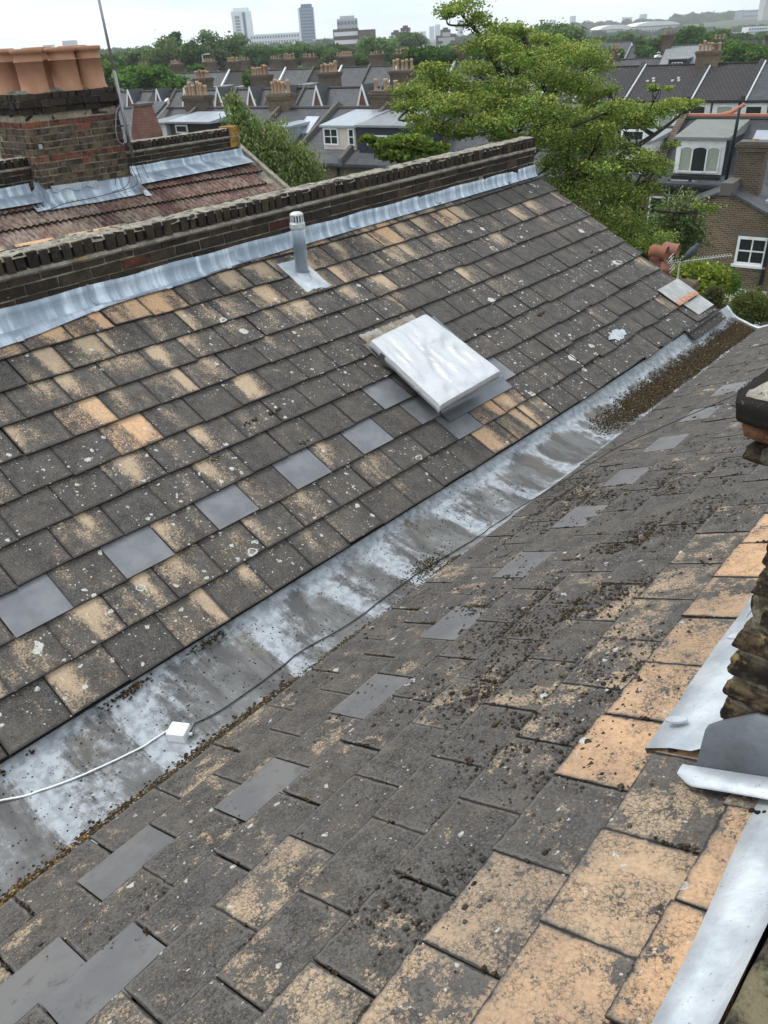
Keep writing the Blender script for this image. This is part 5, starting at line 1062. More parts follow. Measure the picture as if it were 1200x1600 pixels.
# ---------------------------------------------------------------- row C, about 105 m: small pale dormers
RC = Row(400, 112, 105); zrC = RC.hit(400, 110)[1]; zeC = zrC-3.8; pxC = list(range(272, 800, 44)); pC = [RC.hit(x, 112)[0] for x in pxC]
for i in range(len(pC)-1):
    r, Z, h_ = house(RC, pC[i], pC[i+1], zrC, zeC, 4.2, 'small distant terraced house with pale dormers, '+ORD[i]+' in the third street', 'terraced houses of the third street', roofm=[RSL, RSL2, RTD][i % 3], wallm=BWD, pipe=False)
    party(r, h_-.1, 0, 4.2, 8.4, Z(zeC), Z(zrC), .25, .2, WP if i % 2 else STONE)
    if i not in (6, 7): box_dormer(r, -1.9, -.5, 1.4, 3.2, Z(zeC)+1.0, Z(zeC)+2.3, [WP, NAVY, PGR][i % 3], GP, [(-1.2, Z(zeC)+1.2, 1.0, .9, 2, 1)]); 
    if i not in (6, 7): box_dormer(r, .8, 2.0, 1.4, 3.2, Z(zeC)+1.0, Z(zeC)+2.2, [NAVY, WP, WP][i % 3], GP, [(1.4, Z(zeC)+1.2, .9, .8, 1, 1)])
    if i % 2 == 0: stack(r, -h_+.2, 4.6, Z(zrC)-1.0, Z(zrC)+1.0, 1.8, .8, 6, ph=.5)
RC2 = Row(400, 104, 135); zr2 = RC2.hit(400, 104)[1]; p2 = [RC2.hit(x, 104)[0] for x in range(225, 720, 52)]
for i in range(len(p2)-1):
    r, Z, h_ = house(RC2, p2[i], p2[i+1], zr2-.6, zr2-4.2, 4.2, 'far terraced house with broad stack below the tree line, '+ORD[i]+' of them', 'terraced houses below the tree line', roofm=[RSL2, RSL, GP][i % 3], wallm=[BWD, WP, BW][i % 3], pipe=False)
    stack(r, -h_+.6, 3.5, Z(zr2)-2, Z(zr2)+.9, 2.4, .9, 6, ph=.45)
# ---------------------------------------------------------------- right: dark tiled row (front rooms with white bays), about 85 m
RD = Row(1075, 100, 78); zrD = RD.hit(1075, 101)[1]; DYD = 4.6; zeD = RD.hit(1060, 154, -DYD)[1]; pD = [RD.hit(x, 101)[0] for x in (870, 925, 1003, 1105, 1188, 1285)]
labD = ['dark tiled house mostly hidden behind the big tree, right row', 'dark tiled house with plain roof just right of the big tree', 'dark tiled house with two pairs of white roof vents', 'dark tiled house right of the big brick stack', 'paler slate roofed house at the right edge of the dark row']
for i in range(5):
    r, Z, h_ = house(RD, pD[i], pD[i+1], zrD, zeD, DYD, labD[i], 'houses of the dark tiled row', roofm=RTD if i < 4 else RSL, wallm=BWD, pipe=False)
    party(r, -h_+.12, 0, DYD, DYD*2, Z(zeD), Z(zrD), .3, .35, RTD); mb = MB(); s = (zrD-zeD)/DYD; mb.hexa([(-h_+.32, -.3, Z(zeD)-.3*s), (-h_+.42, -.3, Z(zeD)-.3*s), (-h_+.42, DYD, Z(zrD)), (-h_+.32, DYD, Z(zrD)), (-h_+.32, -.3, Z(zeD)-.3*s+.18), (-h_+.42, -.3, Z(zeD)-.3*s+.18), (-h_+.42, DYD, Z(zrD)+.18), (-h_+.32, DYD, Z(zrD)+.18)]); mb.build('pale_flashing', WP, r, world=False)
    for k, x in enumerate((-h_*.55, h_*.45)):
        lb('window_surround', WP, r, (x-1.0, x+1.0, -.12, -.0, Z(zeD)-2.3, Z(zeD)-.25)); window(r, x, -.13, Z(zeD)-2.15, 1.3, 1.6, 1, 1, glass=CURT if k else GL2)
    if i == 2:
        for x in (-1.3, .9):
            for dx_ in (-.3, .1, .25):
                yv = DYD*.5+(.35 if dx_ == .1 else 0); lb('roof_vent', WP, r, (x+dx_, x+dx_+.2, yv, yv+.25, Z(zeD)+s*yv+.01, Z(zeD)+s*yv+.14))
        zt = RD.hit(1100, 80)[1]; stack(r, h_-.0, DYD, Z(zrD)-1.6, Z(zt), 2.1, .9, 6, ph=.7, m=BW)
# further roofs behind it
RE = Row(1000, 92, 115); zrE = RE.hit(1000, 86)[1]; pE = [RE.hit(x, 90)[0] for x in (880, 960, 1040, 1120, 1200, 1290)]
for i in range(5):
    zz_ = zrE+(-.8, -.4, .9, .2, .4)[i]
    r, Z, h_ = house(RE, pE[i], pE[i+1], zz_, zz_-3, 3.6, ['pale roofed house behind the dark row next to the big tree', 'grey roofed house with white dormer window behind the dark row', 'mansard house with pale top roof left of the big brick stack', 'house behind the big brick stack and green trees', 'far house at the right edge behind green trees'][i], 'houses behind the dark tiled row', roofm=[GP, RSL2, GP, RSL, RTD][i], wallm=BWD, pipe=False)
    box_dormer(r, -1.6, .6, -.2, 2.4, Z(zz_)-2.9, Z(zz_)-1.4, NAVY if i == 2 else WP, GP, [(-.5, Z(zz_)-2.8, 1.3, 1.1, 3, 1)]); stack(r, -h_, 3.6, Z(zz_)-1, Z(zz_)+1.2, 1.2, .8, 3, ph=.5)
RF = Row(960, 70, 190)
for i, (a, yv, wv, m1, m3) in enumerate(((868, 92, 7, WP, GP), (955, 66, 9, WP, RSL2), (985, 72, 6, BWD, RSL), (1005, 80, 7, WP, WP), (925, 72, 6, BWD, RSL), (835, 91, 8, WP, GP), (1230, 60, 9, WP, RSL), (1150, 62, 8, BWD, RTD))):
    s_, z_ = RF.hit(a, yv); r, Z, h_ = house(RF, s_-wv/2, s_+wv/2, z_, z_-2.5, 3.5, ['pale roofed house peeping over the right side of the big tree', 'small far white house with dark dormer beneath the long pale sheds', 'far brick house beside the white one beneath the long pale sheds', 'far white roofed house left of the mansard', 'far brick house at the foot of the green belt, right of the big tree', 'low pale roof glimpsed through the big tree', 'far white house beyond the right edge', 'far tiled house among trees at the right'][i], None, roofm=m3, wallm=m1, pipe=False, name='detached_house', wins=[(0, z_-4.4, 1.4, 1.2, 2, 1)])
# ---------------------------------------------------------------- right: near rear of the opposite terrace
RN = Row(1095, 183, 37); zrN = RN.hit(1095, 184)[1]; DYN = 3.6; zeN = RN.hit(1090, 281, -DYN)[1]; s0, s1 = RN.hit(1036, 240, -2)[0], RN.hit(1255, 184)[0]
r, Z, h_ = house(RN, s0, s1, zrN, zeN, DYN, 'brick house with orange ridge tiles and a white three light dormer', 'rear of the opposite terrace', roofm=RSL, wallm=BW)
NH = (r, Z, h_); sm = (s0+s1)/2
lb('orange_ridge', RIDGE, r, (-h_, h_, DYN-.15, DYN+.15, Z(zrN)+.072, Z(zrN)+.16))
mb = MB(); X_ = RN.hit(1128, 178)[0]-sm; mb.tube([(X_, DYN, Z(zrN)+.12), (X_+.35, DYN, Z(zrN)+.2), (X_+.7, DYN, Z(zrN)+.4), (X_+.85, DYN, Z(zrN)+.52)], .085, 8); mb.build('hip_ridge', RIDGE, r, world=False)
party(r, -h_+.15, 0, DYN, DYN*2, Z(zeN), Z(zrN), .25, .3, BWD)
xq = lambda px, py, off: RN.hit(px, py, off)[0]-sm; zq = lambda px, py, off: Z(RN.hit(px, py, off)[1])
fo = -DYN+.25; xl_d, xr_d = xq(1051, 277, fo), xq(1126, 277, fo); zb_d, zt_d = zq(1090, 272, fo), zq(1095, 218, fo)
d_ = box_dormer(r, xl_d, xr_d, .25, 2.9, zb_d, zt_d, WP, GREENF, [], .35)
for k, (a, wd, gl) in enumerate(((.22, .23, CURT), (.5, .28, GL2), (.78, .23, CURT))):
    W_ = xr_d-xl_d; xx = xl_d+W_*a; ww = W_*wd; hh = (zt_d-zb_d)*.68; zz0 = zb_d+.12
    mb = MB(); y_ = .25
    mb.box(xx-ww/2-.05, xx-ww/2, y_-.07, y_-.001, zz0, zz0+hh); mb.box(xx+ww/2, xx+ww/2+.05, y_-.07, y_-.001, zz0, zz0+hh); mb.box(xx-ww/2-.05, xx+ww/2+.05, y_-.07, y_-.001, zz0-.06, zz0)
    f = mb.build('window', WP, d_, world=False)
    n = 10; V = [(xx-ww/2, zz0), (xx+ww/2, zz0)]+[(xx+ww/2*math.cos(t), zz0+hh*.86+hh*.14*math.sin(t)) for t in np.linspace(0, math.pi, n)]
    mb = MB(); mb.add([(x, y_-.03, z) for x, z in V]+[(x, y_-.005, z) for x, z in V], [tuple(range(len(V)))]+[(i, i+len(V), (i+1) % len(V)+len(V), (i+1) % len(V)) for i in range(len(V))]); mb.build('pane', gl, f, world=False)
lb('cheek', NAVY, d_, (xr_d+.005, xr_d+.12, .27, 2.9, zb_d-.1, zt_d)); lb('dormer_apron', BLKP, d_, (xl_d, xr_d, .0, .24, zb_d-.22, zb_d-.05))
mb = MB(); mb.tube([(xr_d+.25, 0.1, zb_d-.2), (xr_d+.3, .1, zt_d+.4), (xr_d+.3, .1, zt_d+1.15)], .06, 8); mb.build('soil_pipe', BLKP, r, world=False, smooth=True)
lb('downpipe', BLKP, r, (xq(1044, 300, -DYN)-.05, xq(1044, 300, -DYN)+.05, -.12, -.02, 1, zq(1044, 280, -DYN))); lb('downpipe', BLKP, r, (xq(1076, 300, -DYN)-.05, xq(1076, 300, -DYN)+.05, -.12, -.02, 1, zq(1076, 280, -DYN)))
window(r, xq(1061, 320, -DYN), 0, zq(1061, 345, -DYN), 1.0, 1.6, 1, 1); lb('brick_lintel', BRED, r, (xq(1061, 300, -DYN)-.6, xq(1061, 300, -DYN)+.6, -.03, .02, zq(1061, 302, -DYN), zq(1061, 294, -DYN)))
lb('roof_light', WP, r, ) if 0 else None
s_, z_ = RN.hit(1193, 211, -1.2); mb = MB(); x_ = s_-sm; k_ = (zrN-zeN)/DYN; 
mb.hexa([(x_-.35, 1.9, Z(zeN)+k_*1.9+.02), (x_+.35, 1.9, Z(zeN)+k_*1.9+.02), (x_+.35, 2.7, Z(zeN)+k_*2.7+.02), (x_-.35, 2.7, Z(zeN)+k_*2.7+.02), (x_-.35, 1.9, Z(zeN)+k_*1.9+.12), (x_+.35, 1.9, Z(zeN)+k_*1.9+.12), (x_+.35, 2.7, Z(zeN)+k_*2.7+.12), (x_-.35, 2.7, Z(zeN)+k_*2.7+.12)]); mb.build('skylight', PGR, r, world=False)
# rear wing towards us
WO = -DYN-3.4; xL, zL = xq(1046, 332, WO), zq(1046, 332, WO); xP, zP = xq(1135, 300, WO), zq(1135, 300, WO); xR_ = xP+(xP-xL)*1.05; zR_ = zL-.1
mb = MB(); V = [(xL, 0), (xR_, 0), (xR_, zR_), (xP, zP), (xL, zL)]; y0w, y1w = DYN+WO, -.01; mb.add([(x, y0w, z) for x, z in V]+[(x, y1w, z) for x, z in V], [(0, 1, 2, 3, 4), (9, 8, 7, 6, 5)]+[(i, i+5, (i+1) % 5+5, (i+1) % 5) for i in range(5)]); mb.build('rear_wing_wall', BW, r, world=False)
zw = zq(1110, 446, WO); lb('white_base', WP, r, (xL+1.0, xR_+.02, y0w-.04, y0w-.003, 0, zw))
mb = MB()
for (xa, za, xb, zb_) in ((xL-.25, zL-.12, xP, zP), (xP, zP, xR_+.25, zR_-.1)): mb.hexa([(xa, y0w-.12, za+.01), (xb, y0w-.12, zb_+.01), (xb, y1w, zb_+.01), (xa, y1w, za+.01), (xa, y0w-.12, za+.10), (xb, y0w-.12, zb_+.10), (xb, y1w, zb_+.10), (xa, y1w, za+.10)])
mb.build('rear_wing_roof', RSL2, r, world=False)
lb('kneeler', STONE, r, (xP-.2, xP+.2, y0w-.14, y0w+1.2, zP-.1, zP+.32))
xs_, zs_ = xq(1163, 305, WO+1.2), zq(1163, 222, WO+1.2); stack(r, xs_, DYN+WO+1.4, zP-.6, zs_, .95, .62, 1, m=BRED if 0 else BWD, ph=.12)
window(r, xq(1174, 392, WO), y0w, zq(1174, 414, WO), 1.05, zq(1174, 370, WO)-zq(1174, 414, WO), 2, 2, frame=.09)
lb('stone_lintel', STONE, r, (xq(1178, 366, WO)-.7, xq(1178, 366, WO)+.7, y0w-.02, y0w-.001, zq(1178, 369, WO), zq(1178, 362, WO)))
lb('downpipe', BLKP, r, (xq(1194, 420, WO)-.06, xq(1194, 420, WO)+.06, y0w-.14, y0w-.03, .5, zR_+.6)); window(r, xq(1157, 470, WO), y0w-.045, zw-1.3, .9, 1.0, 1, 1); 
mb = MB()
for k in range(2):
    x_ = xP+1.2+k*.9; zz0 = zP+(zR_-zP)*(1.2+k*.9)/(xR_-xP); mb.box(x_, x_+.6, y0w+.9, y0w+1.9, zz0+.06, zz0+.16)
mb.build('skylight', PGR, r, world=False)
# white rendered house left of it behind the tree
sL_, _ = RN.hit(930, 240, -2); r, Z2, h2_ = house(RN, sL_, s0-.05, zrN-.4, zeN, DYN, 'white dormered brick house seen through the branches of the big tree', 'rear of the opposite terrace', roofm=RSL, wallm=BW, wins=[(0, zeN-2.3, 1.0, 1.6, 1, 2), (2.2, zeN-2.3, 1, 1.6, 1, 2)])
sm2 = (sL_+s0-.05)/2; xa = RN.hit(962, 255, fo)[0]-sm2; xb = RN.hit(1014, 255, fo)[0]-sm2; box_dormer(r, xa, xb, .2, 2.9, Z2(zeN)+.1, Z2(RN.hit(990, 222, fo)[1]), WP, GP, [(xa+(xb-xa)*.45, Z2(zeN)+.9, 1.0, .9, 1, 1)]); party(r, -h2_+.1, 0, DYN, DYN*2, Z2(zeN), Z2(zrN-.4))
for px0, px1, lbl in ((840, 930, 'brick house with slate roof hidden in the big tree'), (690, 838, 'brick house beyond the coping, hidden by the big tree')):
    a, b_ = RN.hit(px0, 250, -2)[0], RN.hit(px1, 250, -2)[0]; r, Z2, h2_ = house(RN, a, b_-.02, zrN-.4, zeN, DYN, lbl, 'rear of the opposite terrace', wins=[(0, zeN-2.3, 1.0, 1.6, 1, 2)])
# ---------------------------------------------------------------- two hooded pots close behind our roof and the aerial with a pigeon
pr_ = atd(1030, 410, 11); ps = empty('chimney_stack', (pr_[0], pr_[1], -2.2), 'low brick stack with two red hooded pots just beyond the far slope', 'chimney', rz=GZ)
lb('brick_base', BWD, ps, (-.5, .5, -.35, .35, 0, pr_[2]+2.2-.28)); 
for k, (px, py, d_) in enumerate(((1024, 410, 11), (1043, 405, 11.5))):
    P = atd(px, py, d_); q = P; zb = q[2]-.30; mb = MB(); mb.lathe((q[0], q[1], zb), [(.10, 0), (.092, .12), (.108, .14), (.108, .19), (.088, .21), (.084, .34), (.10, .36), (.10, .40)], 18); p_ = mb.build('hooded_pot', POT2, ps, smooth=True)
    dd = GX*.95+np.array([0, 0, -.08]); c = np.array([q[0], q[1], zb+.44]); mb = MB(); mb.lathe(c-dd*.10, [(.01, -.012), (.07, -.005), (.095, .02), (.10, .05), (.095, .18), (.104, .21), (.106, .235)], 18, axis=dd); mb.lathe(c-dd*.10, [(.104, .235), (.086, .235), (.08, .08)], 18, axis=dd, col=(0, 0, 0, 1)); mb.build('hood', mat_plain('sooty terracotta', (.26, .10, .06), .85, .7, 9, dirt=(.07, .06, .055)) if k == 0 else POT2, p_, smooth=True)
ALU = mat_plain('pale aluminium', (.62, .62, .55), .4, .2, 30, metal=.3, bump=0)
A0, A1 = atd(1043, 412, 10), atd(1144, 399, 9.6); ae = empty('tv_aerial', A0, 'pale many toothed television aerial pointing right beyond the slope edge', 'aerial')
ax = (A1-A0)/np.linalg.norm(A1-A0); sd = np.cross(ax, UPZ); sd /= np.linalg.norm(sd); up_ = np.cross(sd, ax)
mb = MB(); mb.tube([A0, A1], .008, 6); mb.build('boom', ALU, ae, smooth=True)
mb = MB(); Ln = np.linalg.norm(A1-A0)
for k in range(24):
    c = A0+ax*Ln*(k+.5)/24; w_ = .105-.0018*k
    mb.tube([c-(sd*.75+up_*.5)*w_, c+(sd*.75+up_*.5)*w_], .0055, 5)
mb.build('elements', ALU, ae)
mb = MB(); mb.tube([A0+ax*Ln*.2, A0+ax*Ln*.2-UPZ*2.2], .014, 8); mb.build('mast', MET, ae, smooth=True)
mb = MB(); c = A0+ax*.05; [mb.tube([c-sd*.14+up_*z, c+sd*.14+up_*z], .004, 5) for z in (-.09, -.05, .05, .09)]; mb.tube([c-up_*.1, c+up_*.1], .006, 5); mb.build('reflector', ALU, ae)
# pigeon, perched leaning on the boom (facing away to the right)
pc = atd(1080, 395, 9.75); R3 = RT*np.array([1, 1, 0]); R3 /= np.linalg.norm(R3); bird = empty('pigeon', pc-UPZ*.10, 'dark grey pigeon perched on the pale aerial', 'bird')
def skin(name, pts, edges, rad, m, parent, lev=2):
    me = bpy.data.meshes.new(name); me.from_pydata([tuple(p) for p in pts], edges, []); o = bpy.data.objects.new(name, me); COL.objects.link(o); me.skin_vertices.new() if hasattr(me.skin_vertices, 'new') else None
    md = o.modifiers.new('s', 'SKIN'); md.use_smooth_shade = True
    for i, v in enumerate(o.data.skin_vertices[0].data): v.radius = rad[i] if hasattr(rad[i], '__len__') else (rad[i], rad[i]); v.use_root = (i == 0)
    o.modifiers.new('d', 'SUBSURF').levels = lev; o.modifiers['d'].render_levels = lev
    dg = bpy.context.evaluated_depsgraph_get(); me2 = bpy.data.meshes.new_from_object(o.evaluated_get(dg)); bpy.data.objects.remove(o)
    me2.name = name; me2.materials.clear(); me2.materials.append(m)
    me2.transform(W[parent.name].inverted()); q = bpy.data.objects.new(name, me2); COL.objects.link(q); q.parent = parent; W[q.name] = W[parent.name]
    for p in me2.polygons: p.use_smooth = True
    return q
fwd = R3; sid = np.cross(UPZ, fwd)
bp = lambda a, b_, c=0.: pc+(fwd*a*.72+UPZ*b_*1.1+sid*c)*.85
BIRD = mat_plain('dark pigeon plumage', (.055, .062, .075), .6, .4, 30, dirt=(.02, .022, .028))
bpts = [bp(0, 0), bp(.065, .055), bp(.095, .095), bp(.118, .125), bp(-.07, -.045), bp(-.15, -.085), bp(-.19, -.105)]
skin('body', bpts, [(0, 1), (1, 2), (2, 3), (0, 4), (4, 5), (5, 6)], [(.050, .052), (.044, .044), (.025, .025), (.023, .024), (.036, .038), (.014, .020), (.005, .016)], BIRD, bird)
mb = MB(); mb.lathe(bp(.138, .124), [(.008, 0), (.006, .012), (.0005, .026)], 8, axis=fwd-UPZ*.2); mb.build('beak', BLKP, bird, smooth=True)
for sg in (-1, 1):
    mb = MB(); a = np.linspace(0, 1, 9); V = []
    for t in a: V += [bp(.05-.21*t, .05-.14*t, sg*(.050-.012*t)), bp(.03-.19*t, -.025-.075*t, sg*(.056-.03*t)), bp(.04-.20*t, .01-.11*t, sg*(.064-.03*t))]
    mb.add(V, [(3*i, 3*i+3, 3*i+5, 3*i+2) for i in range(8)]+[(3*i+2, 3*i+5, 3*i+4, 3*i+1) for i in range(8)]); mb.build('wing', BIRD, bird, smooth=True)
    mb = MB(); mb.tube([bp(.0, -.045, sg*.02), bp(.01, -.10, sg*.02)], .0045, 6); mb.build('leg', POT2, bird)
# ================================================================ TREES
LEAF = bpy.data.materials.new('leaves'); LEAF.use_nodes = True; t = LEAF.node_tree; t.nodes.clear(); g = G(t)
o_ = N(t, 'ShaderNodeOutputMaterial'); d1 = N(t, 'ShaderNodeBsdfDiffuse'); d2 = N(t, 'ShaderNodeBsdfTranslucent'); mx_ = N(t, 'ShaderNodeMixShader'); mx_.inputs[0].default_value = .42
L(t, g.colraw(), d1.inputs[0]); L(t, g.mix(.5, g.colraw(), (.16, .22, .03)), d2.inputs[0]); L(t, d1.outputs[0], mx_.inputs[1]); L(t, d2.outputs[0], mx_.inputs[2]); L(t, mx_.outputs[0], o_.inputs[0])
BARK = mat_plain('bark', (.075, .06, .048), .9, .5, 9)
def leaves(P, size, cols, droop=0., aspect=.5):
    n = len(P); d = rng.normal(size=(n, 3)); d[:, 2] = d[:, 2]*.55-droop; d /= np.linalg.norm(d, axis=1)[:, None]
    q = rng.normal(size=(n, 3)); q[:, 2] *= .5; s = np.cross(d, q); s /= np.linalg.norm(s, axis=1)[:, None]+1e-9
    L_ = (size*rng.uniform(.6, 1.3, n))[:, None]; W_ = L_*aspect
    V = np.stack([P-d*L_*.5, P+s*W_*.5, P+d*L_*.5, P-s*W_*.5], 1).reshape(-1, 3); F = np.arange(4*n).reshape(-1, 4)
    return V, F, np.concatenate([np.clip(cols, 0, 1), np.ones((n, 1))], 1)
def greens(n, base, var=.3, warm=0.): 
    b = np.array(base)[None]*np.exp(rng.normal(size=(n, 1))*var); b[:, 0] *= 1+rng.uniform(-.15, .25, n)+warm; return b
def lobes_tree(name, label, base, lobes, n, size, base_col, group=None, droop=0., light=(.16, .20, .035), flat=.6, trunk_r=.2, hub=None, limbs=None, spread=1., twig=True, stuffy=.5, cat='tree', tipk=.35, bark=None, twign=5):
    """lobes: list of (centre, radii(3), weight); clumps of leaves inside each lobe hang on twigs that join the limbs"""
    base = np.asarray(base, float); root = empty(name, base, label, cat, group); hub = base+np.array([0, 0, 3.]) if hub is None else np.asarray(hub)
    vol = np.array([l[2]*l[1][0]*l[1][1] for l in lobes]); vol = vol/vol.sum(); PP = []; CC = []; mb = MB(); k0 = np.array(base_col)
    if limbs is not None:
        LP_ = []
        for pts, ra, rb_ in limbs: sp = spline(pts, 8); rr_ = np.linspace(ra, rb_, len(sp)); mb.tube(sp, list(rr_), 8); LP_ += [np.append(p, q) for p, q in zip(sp, rr_)]
        LP_ = np.array(LP_)
    for (c, R, w_), f in zip(lobes, vol):
        c = np.asarray(c, float); R = np.asarray(R, float); m = max(30, int(n*f)); nc = max(4, int(m/45)); 
        q = rng.normal(size=(nc, 3)); q /= np.linalg.norm(q, axis=1)[:, None]; cc = c+q*R*(rng.uniform(.15, 1, (nc, 1))**.45)
        tone = np.exp(rng.normal(size=(nc, 1))*.28); cs_ = (R.min()*.30+.10*R.mean())*spread; ci = rng.integers(0, nc, m); off_ = rng.normal(size=(m, 3))*cs_*np.array([1.15, 1.15, flat]); P = cc[ci]+off_; PP.append(P)
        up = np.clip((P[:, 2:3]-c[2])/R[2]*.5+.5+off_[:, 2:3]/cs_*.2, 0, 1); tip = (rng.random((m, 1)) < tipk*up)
        col = greens(m, base_col, .25)*tone[ci]; col = np.where(tip, greens(m, light, .2), col); CC.append(col)  # paler colour weighted to lobe tops; in foliage this is painted sunlight
        if twig:
            hb_ = hub
            if limbs is not None: dd_ = np.linalg.norm((LP_[:, :3]-c)*np.array([1, 1, 1.3]), axis=1)+1.5*np.clip(LP_[:, 2]-c[2]+.1, 0, 9); ib = int(np.argmin(dd_)); hb_ = LP_[max(0, ib-3), :3]
            mid = (hb_+c)/2+np.array([rng.normal()*.12, rng.normal()*.12, -.10*np.linalg.norm(c-hb_)]); L_ = np.linalg.norm(c-hb_); r0 = .022*L_**.9*trunk_r/.2+.008
            sp = spline([hb_+(0 if limbs is not None else rng.normal(size=3)*.05), mid, c-np.array([0, 0, R[2]*.3])], 6); mb.tube(sp, list(np.linspace(r0, r0*.35, len(sp))), 6)
            for e in cc[rng.permutation(nc)[:twign]]:
                s0 = sp[rng.integers(len(sp)//2, len(sp))]; mb.tube(spline([s0, (s0+e)/2+rng.normal(size=3)*.06*L_*.2-np.array([0, 0, .03*L_]), e], 4), list(np.linspace(r0*.42, r0*.12, 9)), 5)
    mb.tube(spline([base, (base+hub)/2+np.array([.1, .05, 0])*trunk_r*2, hub], 6), list(np.linspace(trunk_r*1.5, trunk_r, 13)), 10)
    mb.build('trunk', bark or BARK, root, smooth=True)
    V, F, C_ = leaves(np.concatenate(PP), size, np.concatenate(CC), droop); fast_mesh('crown', V, F, C_, LEAF, parent=root); return root
def gnd(P, z=ZG): return np.array([P[0], P[1], z])
# the big feathery tree between our roof and the street
H = 14.0
lb_ = []
def lobe(px, py, rx, ry, dd=0., w_=1., k=86.): P = atd(px, py, H+dd); s = (H+dd)/1197*.86; return (P, (rx*s, max(rx, ry)*s*.75, ry*s*.8), w_)
for (px, py, rx, ry, dd) in ((722, 12, 34, 14, 0), (700, 18, 20, 9, -.3), (745, 34, 30, 14, .2), (786, 50, 36, 18, .6), (815, 45, 22, 12, .2), (765, 72, 42, 18, -.2), (800, 85, 34, 18, 0), (742, 108, 30, 16, .8), (690, 128, 50, 18, .5), (655, 148, 42, 18, .1), (630, 168, 28, 12, -.3), (700, 165, 52, 20, -.8), (745, 150, 40, 22, .9), (668, 195, 40, 16, -.5),
    (850, 62, 30, 12, 1.2), (872, 88, 46, 20, .8), (905, 78, 34, 16, 1.4), (935, 100, 30, 18, 1.2), (840, 112, 44, 20, .3), (885, 128, 50, 22, .9), (925, 140, 40, 16, 1.5), (790, 135, 42, 20, -.4), (830, 165, 50, 22, -.9), (770, 190, 50, 20, -1.), (875, 180, 52, 22, .2), (925, 185, 48, 18, .6), (970, 180, 44, 15, .9), (1015, 172, 44, 14, 1.0), (1060, 165, 34, 12, 1.1), (1085, 160, 15, 8, 1.2), (1000, 192, 30, 10, .9),
    (850, 215, 46, 22, -.2), (900, 222, 54, 24, .2), (945, 225, 44, 20, .8), (880, 262, 46, 26, .3), (930, 262, 50, 24, .2), (975, 262, 40, 16, 1.0), (1012, 256, 30, 12, 1.0), (900, 300, 50, 26, .0), (955, 300, 50, 22, .6), (1000, 292, 36, 14, 1.), (940, 338, 50, 26, .2), (985, 345, 40, 24, .8), (1010, 375, 30, 24, 1.4), (965, 372, 36, 20, .6), (720, 205, 36, 14, -.6)):
    lb_.append(lobe(px, py, rx, ry, dd, 1.))
lb_ += [(l[0]+rng.normal(size=3)*np.array([.5, .5, .28]), tuple(q*.6 for q in l[1]), .8) for l in lb_ if l[0][2] < 2.0]
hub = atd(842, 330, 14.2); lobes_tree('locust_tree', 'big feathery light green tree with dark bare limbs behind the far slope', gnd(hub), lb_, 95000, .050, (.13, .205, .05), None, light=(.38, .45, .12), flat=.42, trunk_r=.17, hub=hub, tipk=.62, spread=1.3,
    limbs=[([atd(x, y, 14.2+dd) for x, y, dd in q], ra, rb_) for q, ra, rb_ in (([(842, 330, 0), (815, 260, 0), (792, 200, 0), (785, 150, 0), (780, 112, .1), (765, 80, 0), (745, 50, 0), (720, 22, 0)], .12, .015), ([(815, 260, 0), (838, 195, .3), (865, 150, .6), (885, 122, .8), (925, 105, 1.2)], .07, .015), ([(842, 330, 0), (890, 285, 0), (960, 250, .3), (1005, 222, .7), (1040, 198, .9), (1078, 168, 1.1)], .09, .015), ([(800, 230, 0), (760, 195, -.3), (722, 180, -.4), (665, 165, -.4), (635, 168, -.4)], .06, .012), ([(792, 200, 0), (800, 150, .2), (808, 110, .2), (812, 70, .2), (815, 50, .3)], .05, .01), ([(880, 300, 0), (930, 305, .2), (985, 320, .6), (1010, 360, 1.2)], .06, .015), ([(862, 155, .6), (862, 110, .9), (856, 70, 1.1)], .035, .008))], bark=mat_plain('dark bark', (.035, .03, .026), .9, .3, 9), twign=4)
lb_ = [lobe(px, py, rx, ry, -2.6) for (px, py, rx, ry) in ((640, 222, 40, 12), (600, 224, 26, 9), (672, 232, 28, 12), (622, 238, 36, 12), (655, 245, 36, 12), (575, 216, 14, 6))]
hb = atd(668, 330, 11.4); lobes_tree('small_tree', 'low spray of bright green leaves rising just behind the brick coping', gnd(hb), lb_, 13000, .07, (.10, .16, .035), light=(.24, .30, .07), flat=.4, trunk_r=.08, hub=atd(660, 275, 11.4))
# weeping tree behind the neighbour's roof
lb_ = []
for (px, py, rx, ry) in ((366, 160, 10, 10), (370, 180, 16, 16), (385, 205, 22, 20), (400, 225, 28, 24), (430, 222, 22, 20), (415, 255, 40, 26), (455, 262, 32, 24), (478, 268, 20, 24), (440, 290, 50, 20), (480, 292, 20, 16), (395, 250, 20, 20), (470, 240, 14, 12)):
    P = atd(px, py, 17); s = 17/1197*.86; lb_.append((P, (rx*s, rx*s, ry*s), 1.))
hb = atd(425, 330, 17); lobes_tree('weeping_tree', 'drooping pale green tree with a spiky top behind the red tiled roof', gnd(hb), lb_, 30000, .065, (.17, .24, .09), droop=1.6, light=(.28, .33, .14), flat=1.3, trunk_r=.10, hub=atd(415, 285, 17), tipk=.45)
